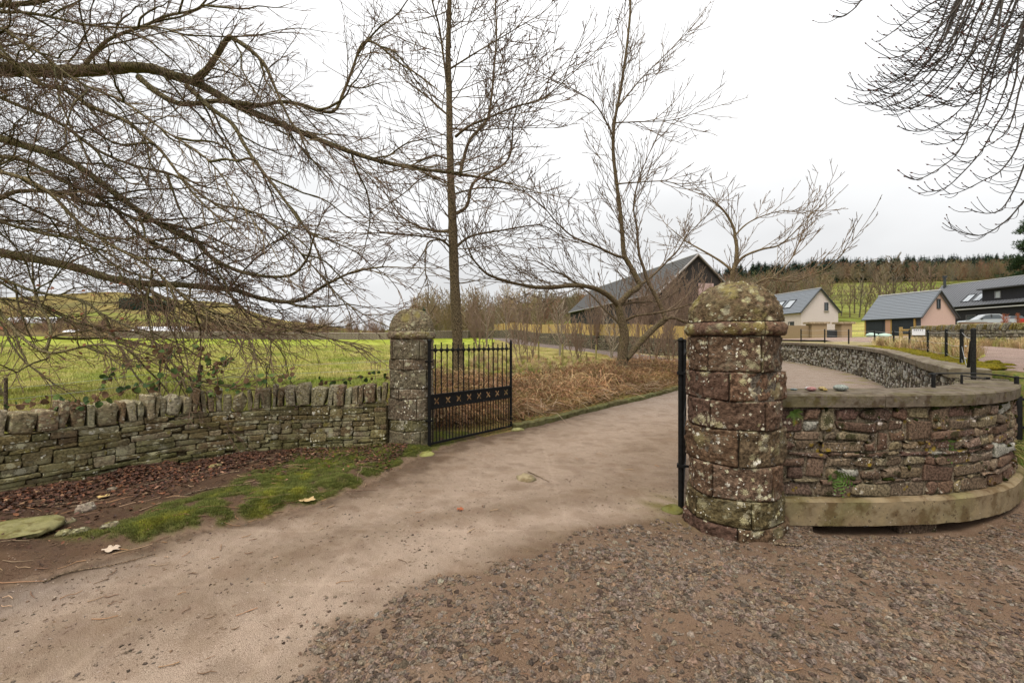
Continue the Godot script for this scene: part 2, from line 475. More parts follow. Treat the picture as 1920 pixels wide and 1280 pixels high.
func tone(x: float, d: float) -> Color:
	var l := look(t_left, d)
	var n1 := nz.get_noise_2d(x * 2.2 + 9, d * 2.2)
	var n2 := nz.get_noise_2d(x * 9.0, d * 9.0 + 77)
	var n3 := nf.get_noise_2d(x, d)
	if d > 60.0: return far_tone(x, d)
	if field_side(x, d) > 0.5 or d > 8.0 and x < minf(-2.2, l - 1.5):
		var g := mixc(GREEN, STRAW, 0.42 + n1 * 0.5 + n2 * 0.35)
		g = mixc(g, Color(0.12, 0.22, 0.03), (n3 * 1.6 - 0.25))
		return mixc(g, far_tone(x, d), smoothstep(40, 60, d))
	if x < l and d < 7.6:   # verge: leaf mould by the wall, moss nearer the drive
		var dist := (l - x) * 0.72
		var mossk := smoothstep(0.02, 0.10, dist + n2 * 0.09) * smoothstep(0.95 + 0.5 * smoothstep(-3.4, -2.6, x), 0.5 + 0.45 * smoothstep(-3.4, -2.6, x), dist + n1 * 0.5 + n2 * 0.25) * smoothstep(3.3, 3.75, d + n1 * 0.4 - dist * 0.2) * smoothstep(-0.5, -0.12, n2 + n1 * 0.4)
		var c := mixc(Color(0.13, 0.085, 0.058), LITTER, smoothstep(0.2, 0.7, dist + n2 * 0.4))
		c = mixc(c, DIRT, smoothstep(0.16, 0.0, l - x + n2 * 0.12))
		return mixc(c, mixc(MOSSY, Color(0.22, 0.215, 0.03), n2 * 1.5 + n1 * 0.8 - 0.3), mossk)
	if x < l:   # island under the trees
		var c := mixc(Color(0.17, 0.105, 0.068), Color(0.27, 0.19, 0.10), n1 + n2 * 0.5 + 0.4)
		var edge := l - x
		c = mixc(c, mixc(Color(0.23, 0.28, 0.04), Color(0.40, 0.30, 0.15), n1 * 1.6 + n2 + 0.45), smoothstep(2.8, 4.8, edge + n1 * 2.2))
		return mixc(c, mixc(Color(0.36, 0.26, 0.16), Color(0.25, 0.24, 0.06), n2 * 2.0 + n1), smoothstep(17, 23, d + n1 * 3.0))
	var r := look(t_right, d) if d < 6.0 else look(t_far, d)
	if d < 6.6 and d > 4.2 and x > 5.4: return mixc(Color(0.23, 0.17, 0.10), Color(0.14, 0.16, 0.05), n1 + 0.4)
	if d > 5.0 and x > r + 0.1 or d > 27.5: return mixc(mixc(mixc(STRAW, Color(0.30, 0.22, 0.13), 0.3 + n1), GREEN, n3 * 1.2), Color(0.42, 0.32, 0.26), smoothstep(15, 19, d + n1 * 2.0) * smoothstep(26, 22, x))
	var u := (x - l) / maxf(r - l, 0.5)
	var w := exp(-pow((u - 0.22) * 5.0, 2)) * 0.8 + exp(-pow((u - 0.76) * 4.2, 2))
	var n4 := nz.get_noise_2d(u * 22.0 + n1 * 0.5, d * 1.1) * 0.5 + nz.get_noise_2d(x * 30.0, d * 30.0) * 0.5
	var c := mixc(Color(0.195, 0.138, 0.092), DRY, w * 0.95 + n1 * 0.2 + n2 * 0.2 + n4 * 0.45 + 0.1)
	c = mixc(c, Color(0.20, 0.165, 0.145), smoothstep(3.6, 2.6, d) * smoothstep(0.34, 0.06, u + n1 * 0.1) * 0.7)   # bare tarmac at the left edge
	c = mixc(c, Color(0.13, 0.09, 0.062), smoothstep(0.09, 0.0, u + n2 * 0.06 + n1 * 0.03) * 0.85)
	c = mixc(c, Color(0.16, 0.112, 0.078), smoothstep(0.12, 0.4, n2 * 0.6 + n4 * 0.7 + n1 * 0.3) * 0.55 * (1.0 - 0.6 * w))
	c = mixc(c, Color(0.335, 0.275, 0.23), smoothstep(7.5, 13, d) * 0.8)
	if d > 9.0: c = mixc(c, Color(0.21, 0.20, 0.03), smoothstep(0.10, 0.2, n1 * 0.4 + n2 * 0.3) * smoothstep(0.8, 0.93, u + n1 * 0.1))   # moss along the far wall
	if d < 5.6:
		var g := mixc(GRIT, mixc(DIRT, Color(0.27, 0.19, 0.135), n1 + 0.3), 0.45 + n2 * 0.7 + n1 * 0.4)
		var m := smoothstep(-0.14, 0.16, x - r + n1 * 0.5 + n2 * 0.3)
		if d > 3.5: m *= smoothstep(4.35, 4.0, d + n1 * 0.15) if x < 2.3 else 1.0
		c = mixc(c, g, m)
		var moss_gate := exp(-pow((x - 1.55) * 3.2, 2) - pow((d - 4.35) * 2.6, 2))
		c = mixc(c, Color(0.18, 0.15, 0.05), moss_gate * (0.65 + n2))
	return c

func far_tone(x: float, d: float) -> Color:
	var px := 960.0 + F * x / d
	var n1 := nz.get_noise_2d(x * 0.07, d * 0.07)
	var n2 := nz.get_noise_2d(x * 0.012 + 5, d * 0.012)
	if px > 1150:
		if d < 95: return mixc(STRAW, Color(0.30, 0.21, 0.12), 0.3 + n1)
		if d < 262: return mixc(Color(0.18, 0.195, 0.06), Color(0.28, 0.25, 0.11), 0.4 + n1 * 0.9)
		if d < 420: return Color(0.12, 0.09, 0.05)
		return mixc(Color(0.13, 0.105, 0.065), Color(0.28, 0.20, 0.11), 0.4 + n2 * 2.0)
	if d < 92: return mixc(GREEN, Color(0.34, 0.36, 0.06), 0.4 + n1)
	if d < 130: return Color(0.17, 0.12, 0.085)
	if px > 700: return mixc(Color(0.15, 0.11, 0.065), Color(0.2, 0.2, 0.06), n1 + 0.2)
	if d < 260: return mixc(Color(0.20, 0.13, 0.085), Color(0.24, 0.22, 0.07), n2 * 3.0 + 0.3)
	if d < 520: return mixc(Color(0.22, 0.24, 0.07), Color(0.30, 0.22, 0.12), n2 * 3.0 + 0.5)
	return mixc(Color(0.30, 0.215, 0.115), Color(0.19, 0.15, 0.09), n2 * 2.5 + 0.35)

func steps(a: float, fine0: float, fine1: float, b: float, fine: float, grow: float, until: float, cap: float) -> PackedFloat32Array:
	var o := PackedFloat32Array()
	var x := fine0
	var s := fine
	var low := []
	while x > a:
		s *= grow
		x -= s
		low.append(x)
	low.reverse()
	for e in low: o.append(e)
	x = fine0
	while x < fine1:
		o.append(x)
		x += fine
	s = fine
	while x < b:
		o.append(x)
		s *= grow
		if x < until: s = minf(s, cap)
		x += s
	o.append(b)
	return o

func build_land() -> void:
	var xs := steps(-4000, -6.6, 6.6, 4000, 0.045, 1.055, 17.5, 0.13)
	var ds := steps(-60, 0.9, 9.0, 3000, 0.045, 1.03, 29.0, 0.13)
	var nx := xs.size()
	var nd := ds.size()
	var vs := PackedVector3Array()
	var cs := PackedColorArray()
	vs.resize(nx * nd)
	cs.resize(nx * nd)
	for b in nd:
		var d := ds[b]
		for a in nx:
			var x := xs[a]
			vs[b * nx + a] = Vector3(x, H(x, d) if d > 0.0 else H(x, 0.0), -d)
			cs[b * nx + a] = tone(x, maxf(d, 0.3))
	var ns := PackedVector3Array()
	ns.resize(nx * nd)
	for b in nd:
		for a in nx:
			var px := vs[b * nx + mini(a + 1, nx - 1)] - vs[b * nx + maxi(a - 1, 0)]
			var pd := vs[mini(b + 1, nd - 1) * nx + a] - vs[maxi(b - 1, 0) * nx + a]
			ns[b * nx + a] = px.cross(pd).normalized()
	# one continuous sheet, cut along cell edges into the pieces the place has
	var names := ["driveway", "gravel_forecourt", "verge", "field", "wooded_ground", "hillside"]
	var mats := ["ground", "ground", "ground", "turf", "turf", "far_land"]
	var idx := []
	for k in 6: idx.append(PackedInt32Array())
	for b in nd - 1:
		var d := (ds[b] + ds[b + 1]) * 0.5
		var l := look(t_left, d)
		var r := look(t_right, d) if d < 6.0 else look(t_far, d)
		for a in nx - 1:
			var x := (xs[a] + xs[a + 1]) * 0.5
			var k := 0
			if d > 60.0: k = 5
			elif field_side(x, d) > 0.5 or d > 8.0 and x < minf(-2.2, l - 1.5): k = 3
			elif x < l and d < 7.6: k = 2
			elif x < l or d > 27.5: k = 4
			elif d < 4.35 and x > r or d < 5.3 and x > 2.2 and x > 2.2 + (d - 4.2) * 3.0: k = 1
			elif d > 5.0 and x > r + 0.1: k = 4
			var o := b * nx + a
			idx[k].append_array(PackedInt32Array([o, o + nx, o + 1, o + 1, o + nx, o + nx + 1]))
	for k in 6:
		var map := {}
		var mb := MB.new()
		for q in idx[k]:
			if not map.has(q):
				map[q] = mb.v.size()
				mb.v.append(vs[q]); mb.n.append(ns[q]); mb.c.append(cs[q])
			mb.i.append(map[q])
		setting(names[k], mb, M[mats[k]])

func ribbon(called: String, line: Line, w0: float, w1: float, lift: float, col: Color, m: Material) -> void:
	var mb := MB.new()
	var cnt := int(line.total() / 0.8) + 2
	var across := 7
	for k in cnt:
		var s := line.total() * k / (cnt - 1)
		var p := line.pos(s)
		var t := line.dir(s)
		var side := Vector3(-t.z, 0, t.x)
		for j in across:
			var q := p + side * lerpf(w0, w1, float(j) / (across - 1))
			var n1 := nz.get_noise_2d(q.x * 2.0, q.z * 2.0)
			mb.add(Vector3(q.x, H(q.x, -q.z) + lift * (1.0 if j > 0 and j < across - 1 else -1.0), q.z), vary(mixc(col, col * 0.7, n1 + 0.2), 0.04))
	for k in cnt - 1:
		for j in across - 1:
			var a := k * across + j
			mb.quad(a, a + 1, a + across + 1, a + across)
	setting(called, mb, m)

# ------------------------------------------------------------------ stones
func stone(mb: MB, o: Vector3, U: Vector3, V: Vector3, W: Vector3, w: float, h: float, dep: float, col: Color, jit := 0.008, soft := 0.012, bulge := 0.01, sides := 2, cutk := 1.0) -> void:
	# a block with a weathered outline: back ring, edge ring, rounded shoulder, uneven front
	var pts := []
	var topcut := cutk
	var hw := w * 0.5
	var hh := h * 0.5
	var cut := minf(hw, hh) * R(0.12, 0.4)
	pts.append(Vector2(-hw + cut * R(0.3, 1.3), -hh)); pts.append(Vector2(hw - cut * R(0.3, 1.3), -hh))
	for k in sides - 1: pts.append(Vector2(hw, lerpf(-hh, hh, (k + 1.0) / sides)))
	pts.append(Vector2(hw, -hh + cut * R(0.3, 1.3)) if sides == 1 else Vector2(hw, hh - cut * topcut))
	pts.append(Vector2(hw - cut * topcut * R(0.4, 1.3), hh))
	if w > h * 1.8: pts.append(Vector2(R(-0.2, 0.2) * w, hh))
	pts.append(Vector2(-hw + cut * topcut * R(0.4, 1.3), hh))
	pts.append(Vector2(-hw, hh - cut * topcut))
	pts.append(Vector2(-hw, -hh + cut))
	for k in pts.size(): pts[k] += Vector2(R(-1, 1), R(-1, 1)) * jit
	var m := pts.size()
	var base := mb.v.size()
	var tilt := Vector2(R(-0.05, 0.05), R(-0.08, 0.08))
	for ring in 4:
		var k: float = [0.95, 1.0, 1.0, 1.0][ring]
		var inset: float = [0.0, 0.0, soft * 0.55, soft * 1.9][ring]
		var z: float = [-dep, 0.0, soft * 0.8, soft + bulge * 0.6][ring]
		for p in pts:
			var q: Vector2 = p * k
			var len := q.length()
			q -= q.normalized() * minf(inset * R(0.7, 1.4), len * 0.6)
			var zz := z + (R(-0.35, 0.35) * soft if ring > 1 else 0.0) + (q.dot(tilt) if ring > 0 else 0.0)
			mb.add(o + U * q.x + V * q.y + W * zz, col)
	var mid := mb.add(o + W * (soft + bulge), col)
	for ring in 3:
		for k in m:
			var a := base + ring * m + k
			var b := base + ring * m + (k + 1) % m
			mb.quad(a, b, b + m, a + m)
	for k in m: mb.tri(base + 3 * m + k, base + 3 * m + (k + 1) % m, mid)

func lump(mb: MB, o: Vector3, size: Vector3, turn: float, col: Color, rough := 0.25, rings := 5, seg := 9) -> void:   # a rounded stone
	var base := mb.v.size()
	var sd := R(0, 100)
	var bs := Basis(Vector3.UP, turn)
	for a in rings + 1:
		var th := PI * a / rings
		for s in seg:
			var ph := TAU * s / seg
			var q := Vector3(sin(th) * cos(ph), cos(th), sin(th) * sin(ph))
			var k := 1.0 + nz.get_noise_3d(q.x * 1.3 * 40 + sd * 10, q.y * 40, q.z * 40 + sd) * rough
			mb.add(o + bs * (q * size * k), col)
	for a in rings:
		for s in seg:
			var p := base + a * seg + s
			var q := base + a * seg + (s + 1) % seg
			mb.quad(p, q, q + seg, p + seg)

func courses(line: Line, s0: float, s1: float, y0: Callable, y1: Callable, hmin: float, hmax: float, wmin: float, wmax: float, gap: float) -> Array:
	# rows of uneven stones with some two courses tall: returns [s, y, w, h]
	var out := []
	var y := 0.0
	var blocked := []
	var row := 0
	var h := R(hmin, hmax)
	while true:
		var nexth := R(hmin, hmax)
		var newblocked := []
		var s := s0
		var any := false
		while s < s1 - 0.03:
			var w := wmin + (wmax - wmin) * pow(rng.randf(), 1.6)
			if s + w > s1 - wmin * 0.6: w = s1 - s
			for b in blocked:   # stop at a tall stone from the row below, or jump over it
				if s >= b.x - 0.001 and s < b.y - 0.001:
					s = b.y
					w = 0.0
					break
				elif s < b.x and s + w > b.x: w = b.x - s
			if w <= 0.0: continue
			var mid := s + w * 0.5
			var bot: float = y0.call(mid)
			var room: float = y1.call(mid) - bot - y
			if room > 0.018 and w > 0.03:
				any = true
				var hh := minf(h, room)
				var tall := rng.randf() < 0.13 and w > wmin * 1.2 and w < wmax * 0.8 and room > h + nexth
				if tall:
					hh = h + nexth
					newblocked.append(Vector2(s, s + w))
				out.append([mid, bot + y + hh * 0.5, w - gap, hh - gap])
			s += w
		if not any and row > 2: break
		y += h
		blocked = newblocked
		h = nexth
		row += 1
		if row > 60: break
	return out

# ------------------------------------------------------------------ gate pillars
func pillar(label: String, where: Vector3, rad: float, rows: Array, dome_h: float, ring_y: Array, m: Material, tint: Array, sd: int, face_turn: float) -> void:
	# rows: [bottom, top, [joint angles in degrees, 0 facing the road], extra radius]
	rng.seed = sd
	var t := thing("gate_pillar", label, "pillar", where)
	var core := MB.new()
	core.lathe(Vector3.ZERO, [[rad - 0.016, -0.12], [rad - 0.016, ring_y[1]]], 48, Color(0.24, 0.20, 0.16))
	part("mortar_core", core, M.soil, t)
	for row in rows:
		var js: Array = row[2]
		for k in js.size():
			var a0 := deg_to_rad(js[k])
			var a1 := deg_to_rad(js[(k + 1) % js.size()])
			if a1 <= a0: a1 += TAU
			var mb := MB.new()
			var col := vary(tint[rng.randi() % tint.size()], 0.16)
			if row[1] < 0.45 and row[1] > 0.15: col = mixc(col, Color(0.15, 0.15, 0.045), R(0.25, 0.7))
			curved_block(mb, rad + row[3], a0 + 0.011, a1 - 0.011, row[0] + 0.002, row[1] - 0.002, col, face_turn, 0.0125 if rad > 0.35 else 0.008)
			part("block", mb, m, t)
	var rj := [-70, 35, 150]
	for k in 3:
		var mb := MB.new()
		var a0 := deg_to_rad(rj[k])
		var a1 := deg_to_rad(rj[(k + 1) % 3])
		if a1 <= a0: a1 += TAU
		curved_block(mb, rad + 0.025, a0 + 0.008, a1 - 0.008, ring_y[0], ring_y[1], vary(tint[k % tint.size()], 0.1), face_turn, 0.008, 0.018)
		part("cornice_block", mb, M.dome, t)
	var db := MB.new()
	var seg := 110
	var hgt := 40
	for a in hgt + 1:
		var th := (float(a) / hgt) * PI * 0.5
		for s in seg:
			var ph := TAU * s / seg
			var e := pow(sin(th), 0.74)
			var r := (rad + 0.004) * e
			var y := dome_h * cos(th) * (1.0 - 0.06 * sin(th * 2))
			var q := Vector3(cos(ph) * r, y, sin(ph) * r)
			var lumpy := nz.get_noise_3d(q.x * 60 + sd, q.y * 60, q.z * 60) * 0.010 + nz.get_noise_3d(q.x * 26 + sd, q.y * 26, q.z * 26) * 0.014
			q += q.normalized() * lumpy * 1.4
			db.add(q + Vector3(0, ring_y[1] + 0.008, 0), mixc(tint[0], Color(0.20, 0.18, 0.085), 0.35 + lumpy * 20))
	for a in hgt:
		for s in seg:
			var p := a * seg + s
			var q := a * seg + (s + 1) % seg
			db.quad(p, q, q + seg, p + seg)
	part("dome", db, M.dome, t)

func curved_block(mb: MB, rad: float, a0: float, a1: float, y0: float, y1: float, col: Color, turn: float, rough: float, roundy := 0.0) -> void:
	var na := maxi(6, int((a1 - a0) * rad / 0.016))
	var nh := maxi(5, int((y1 - y0) / 0.014))
	var sd := R(0, 500)
	var base := mb.v.size()
	for h in nh + 3:
		for a in na + 3:
			var back: bool = h == 0 or h == nh + 2 or a == 0 or a == na + 2
			var u := clampf((a - 1.0) / na, 0, 1)
			var w := clampf((h - 1.0) / nh, 0, 1)
			var ang := lerpf(a0, a1, u)
			var y := lerpf(y0, y1, w)
			var edge := minf(minf(u, 1 - u) * (a1 - a0) * rad, minf(w, 1 - w) * (y1 - y0))
			var lift := smoothstep(0.0, 0.014, edge)
			var px := ang * rad * 100.0 + sd * 9.0
			var r := rad - 0.005 + 0.005 * lift + lift * rough * (nz.get_noise_2d(px * 0.22, y * 26.0 + sd) * 1.7 + nz.get_noise_2d(px * 0.8, y * 80.0 - sd) * 0.45)
			var half := (a1 - a0) * 0.5
			if roundy == 0.0 and half < 0.9: r *= lerpf(1.0, (0.55 + 0.45 * cos(half)) / cos(ang - a0 - half), 0.3)   # faces dressed flatter than the round
			r += roundy * (sin(w * PI) - 0.4)
			if back: r = rad - 0.05
			var dir := Vector3(sin(ang + turn), 0, cos(ang + turn))
			mb.add(dir * r + Vector3(0, y, 0), col)
	var st := na + 3
	for h in nh + 2:
		for a in na + 2:
			var p := base + h * st + a
			mb.quad(p, p + 1, p + st + 1, p + st)

# ------------------------------------------------------------------ iron gate
func gate_leaf(label: String, foot: Vector3, toward: Vector3, hinge: float) -> void:
	var dirv := toward - foot
	var t := thing("iron_gate", label, "gate", foot, atan2(-dirv.z, dirv.x))
	var L := 1.88
	var blk := Color(0.0085, 0.009, 0.009)
	var mb := MB.new()
	mb.bar(Vector3(0, 0.0, 0), Vector3(0, 1.6, 0), 0.026, 10, blk)
	mb.lathe(Vector3(0, 1.6, 0), [[0.026, 0.0], [0.034, 0.004], [0.034, 0.016], [0.016, 0.034], [0.0, 0.04]], 10, blk)
	part("heel_post", mb, M.iron, t)
	mb = MB.new()
	mb.box(Vector3(L, 0.83, 0), Vector3(0.017, 0, 0), Vector3(0, 0.76, 0), Vector3(0, 0, 0.017), blk)
	mb.lathe(Vector3(L, 1.59, 0), [[0.018, 0.0], [0.02, 0.02], [0.0, 0.05]], 8, blk)
	part("latch_stile", mb, M.iron, t)
	for y in [1.47, 0.795, 0.60, 0.075]:
		mb = MB.new()
		mb.box(Vector3(L * 0.5, y, 0), Vector3(L * 0.5 - 0.018, 0, 0), Vector3(0, 0.012 if y > 0.1 else 0.016, 0), Vector3(0, 0, 0.017), blk)
		part("rail", mb, M.iron, t)
	for k in 15:
		var x := L * (k + 1.0) / 16.0
		mb = MB.new()
		var thick := 0.0105 if k % 2 else 0.009
		# a twisted square bar where the photograph shows twisted ones
		var pts := PackedVector3Array()
		var rad := PackedFloat32Array()
		for j in 14:
			pts.append(Vector3(x, lerpf(0.80, 1.462, j / 13.0), 0))
			rad.append(thick * (1.0 + (0.22 * sin(j * 2.6) if k % 2 else 0.0)))
		mb.tube(pts, rad, 6, blk, blk)
		part("upper_bar", mb, M.iron, t)
		mb = MB.new()
		var top := 0.105 if k % 2 else 0.072
		mb.lathe(Vector3(x, 1.48, 0), [[0.036, 0.0], [0.02, 0.018], [0.0115, 0.034], [0.0125, top - 0.022], [0.016, top - 0.012], [0.011, top], [0.0, top + 0.004]], 8, blk, 0.5)
		mb.lathe(Vector3(x, 1.40, 0), [[thick, 0.0], [0.014, 0.025], [0.026, 0.048], [0.048, 0.06]], 8, blk, 0.4)
		part("finial", mb, M.iron, t)
	for k in 27:
		mb = MB.new()
		var x := L * (k + 1.0) / 28.0
		mb.bar(Vector3(x, 0.085, 0), Vector3(x, 0.59, 0), 0.0075, 6, blk)
		part("lower_bar", mb, M.iron, t)
	for k in 8:   # pierced plates, each with a cross cut through it
		mb = MB.new()
		var w := (L - 0.05) / 8.0
		var x := 0.028 + w * (k + 0.5)
		var hh := (0.783 - 0.612) * 0.5
		var y := 0.6975
		var nn := 40
		var ids := []
		for z in [-0.004, 0.004]:
			for inner in 2:
				for s in nn:
					var a := TAU * s / nn
					var d := Vector2(cos(a), sin(a))
					var r: float
					if inner: r = 0.017 + 0.050 * pow(absf(sin(2 * a)), 2.2)
					else: r = minf((w * 0.5 - 0.001) / maxf(absf(d.x), 1e-4), hh / maxf(absf(d.y), 1e-4))
					ids.append(mb.add(Vector3(x + d.x * r, y + d.y * r, z), blk))
		for s in nn:
			var e := (s + 1) % nn
			mb.quad(ids[2 * nn + s], ids[2 * nn + e], ids[3 * nn + e], ids[3 * nn + s])
			mb.quad(ids[e], ids[s], ids[nn + s], ids[nn + e])
			mb.quad(ids[nn + s], ids[3 * nn + s], ids[3 * nn + e], ids[nn + e])
		mb.flat = true
		part("pierced_plate", mb, M.iron, t)
	for y in [1.3, 0.42]:
		mb = MB.new()
		mb.box(Vector3(0.0, y, 0), Vector3(0.036, 0, 0), Vector3(0, 0.014, 0), Vector3(0, 0, 0.036), blk)
		mb.box(Vector3(-0.01, y, hinge * 0.09), Vector3(0.009, 0, 0), Vector3(0, 0.011, 0), Vector3(0, 0, 0.075), blk)
		part("hinge", mb, M.iron, t)

# ------------------------------------------------------------------ walls
func swept(mb: MB, line: Line, s0: float, s1: float, prof: Array, step: float, col: Color, wob := 0.0, yof = null, caps := true) -> void:
	# prof: [offset to the right of travel, height], upwards on the right side
	var cnt := maxi(2, int((s1 - s0) / step) + 1)
	var m := prof.size()
	var base := mb.v.size()
	for k in cnt:
		var s := lerpf(s0, s1, float(k) / (cnt - 1))
		var p := line.pos(s)
		var t := line.dir(s)
		var side := Vector3(-t.z, 0, t.x)
		var lift: float = yof.call(s) if yof != null else 0.0
		for e in prof:
			var q: Vector3 = p + side * e[0] + Vector3(0, e[1] + lift, 0)
			if wob > 0.0: q += (side * nz.get_noise_3d(q.x * 25, q.y * 60, q.z * 25) + Vector3.UP * nz.get_noise_3d(q.x * 25 + 50, q.y * 60, q.z * 25)) * wob
			mb.add(q, col)
	for k in cnt - 1:
		for j in m:
			var a := base + k * m + j
			var b := base + k * m + (j + 1) % m
			# separate corners so that edges stay crisp
			mb.face([mb.v[a], mb.v[a + m], mb.v[b + m], mb.v[b]], col)
	if caps:
		var f := []; var g := []
		for j in m:
			f.append(mb.v[base + j])
			g.append(mb.v[base + (cnt - 1) * m + m - 1 - j])
		mb.face(f, col); mb.face(g, col)

func build_left_wall() -> void:
	rng.seed = 11
	var line := plan(LEFT_WALL)
	var L := line.total()
	var t := thing("dry_stone_wall", "curved dry stone wall of thin olive slabs with upright coping, left of the gateway", "stone wall")
	var ground := func(s): var p = line.pos(s); return H(p.x + 0.0, -p.z - 0.05) - 0.03
	var top := func(s): return 0.62 + 0.07 * s / L + 0.012 * sin(s * 5.0)
	var core := MB.new()
	swept(core, line, 0.0, L, [[-0.06, -0.1], [-0.06, 0.60], [-0.36, 0.60], [-0.36, -0.1]], 0.25, Color(0.225, 0.18, 0.095))
	part("rubble_core", core, M.soil, t)
	var tints := [Color(0.28, 0.22, 0.105), Color(0.235, 0.185, 0.095), Color(0.30, 0.245, 0.13), Color(0.225, 0.17, 0.095), Color(0.25, 0.21, 0.10), Color(0.33, 0.275, 0.165)]
	var big := [Vector3(2.72, 0.52, 0)]
	for e in courses(line, 0.9, L - 0.02, ground, top, 0.034, 0.082, 0.13, 0.44, 0.004):
		var p := line.pos(e[0]); var u := line.dir(e[0])
		var w := Vector3(-u.z, 0, u.x)   # right of travel: the road side
		var mb := MB.new()
		var col := vary(tints[rng.randi() % tints.size()], 0.2)
		if e[1] < 0.2: col = mixc(col, Color(0.15, 0.15, 0.05), R(0.1, 0.7))
		var tilt := R(-0.035, 0.035)
		var V := (Vector3.UP + u * tilt).normalized()
		var U := V.cross(w).normalized()
		stone(mb, p + Vector3.UP * e[1] + w * R(-0.014, 0.010), U, V, w, e[2], e[3], 0.14, col, 0.005, minf(0.008, e[3] * 0.16), R(0.0, 0.008), 2)
		part("stone", mb, M.left_stone, t)
	var s := 0.75
	while s < L - 0.03:
		var wd := R(0.04, 0.095) if rng.randf() < 0.72 else R(0.11, 0.2)
		if s < 1.6: wd *= 1.5
		var hh := R(0.22, 0.32)
		var mid := s + wd * 0.5
		var p := line.pos(minf(mid, L)); var u := line.dir(minf(mid, L))
		var w := Vector3(-u.z, 0, u.x)
		var lean := R(-0.13, 0.16)
		var V := (Vector3.UP + u * lean).normalized()
		var U := V.cross(w).normalized()
		var mb := MB.new()
		var col := vary([Color(0.40, 0.345, 0.215), Color(0.34, 0.28, 0.17), Color(0.43, 0.38, 0.255), Color(0.30, 0.21, 0.125)][rng.randi() % 4], 0.2)
		stone(mb, p + Vector3.UP * (top.call(mid) + hh * 0.5 - 0.01) + w * R(-0.03, 0.025), U, V, w, wd, hh, 0.33, col, 0.012, minf(0.018, wd * 0.14), R(0.0, 0.014), 2, R(0.8, 2.2))
		part("coping_stone", mb, M.cope_stone, t)
		s += wd + R(0.004, 0.028)

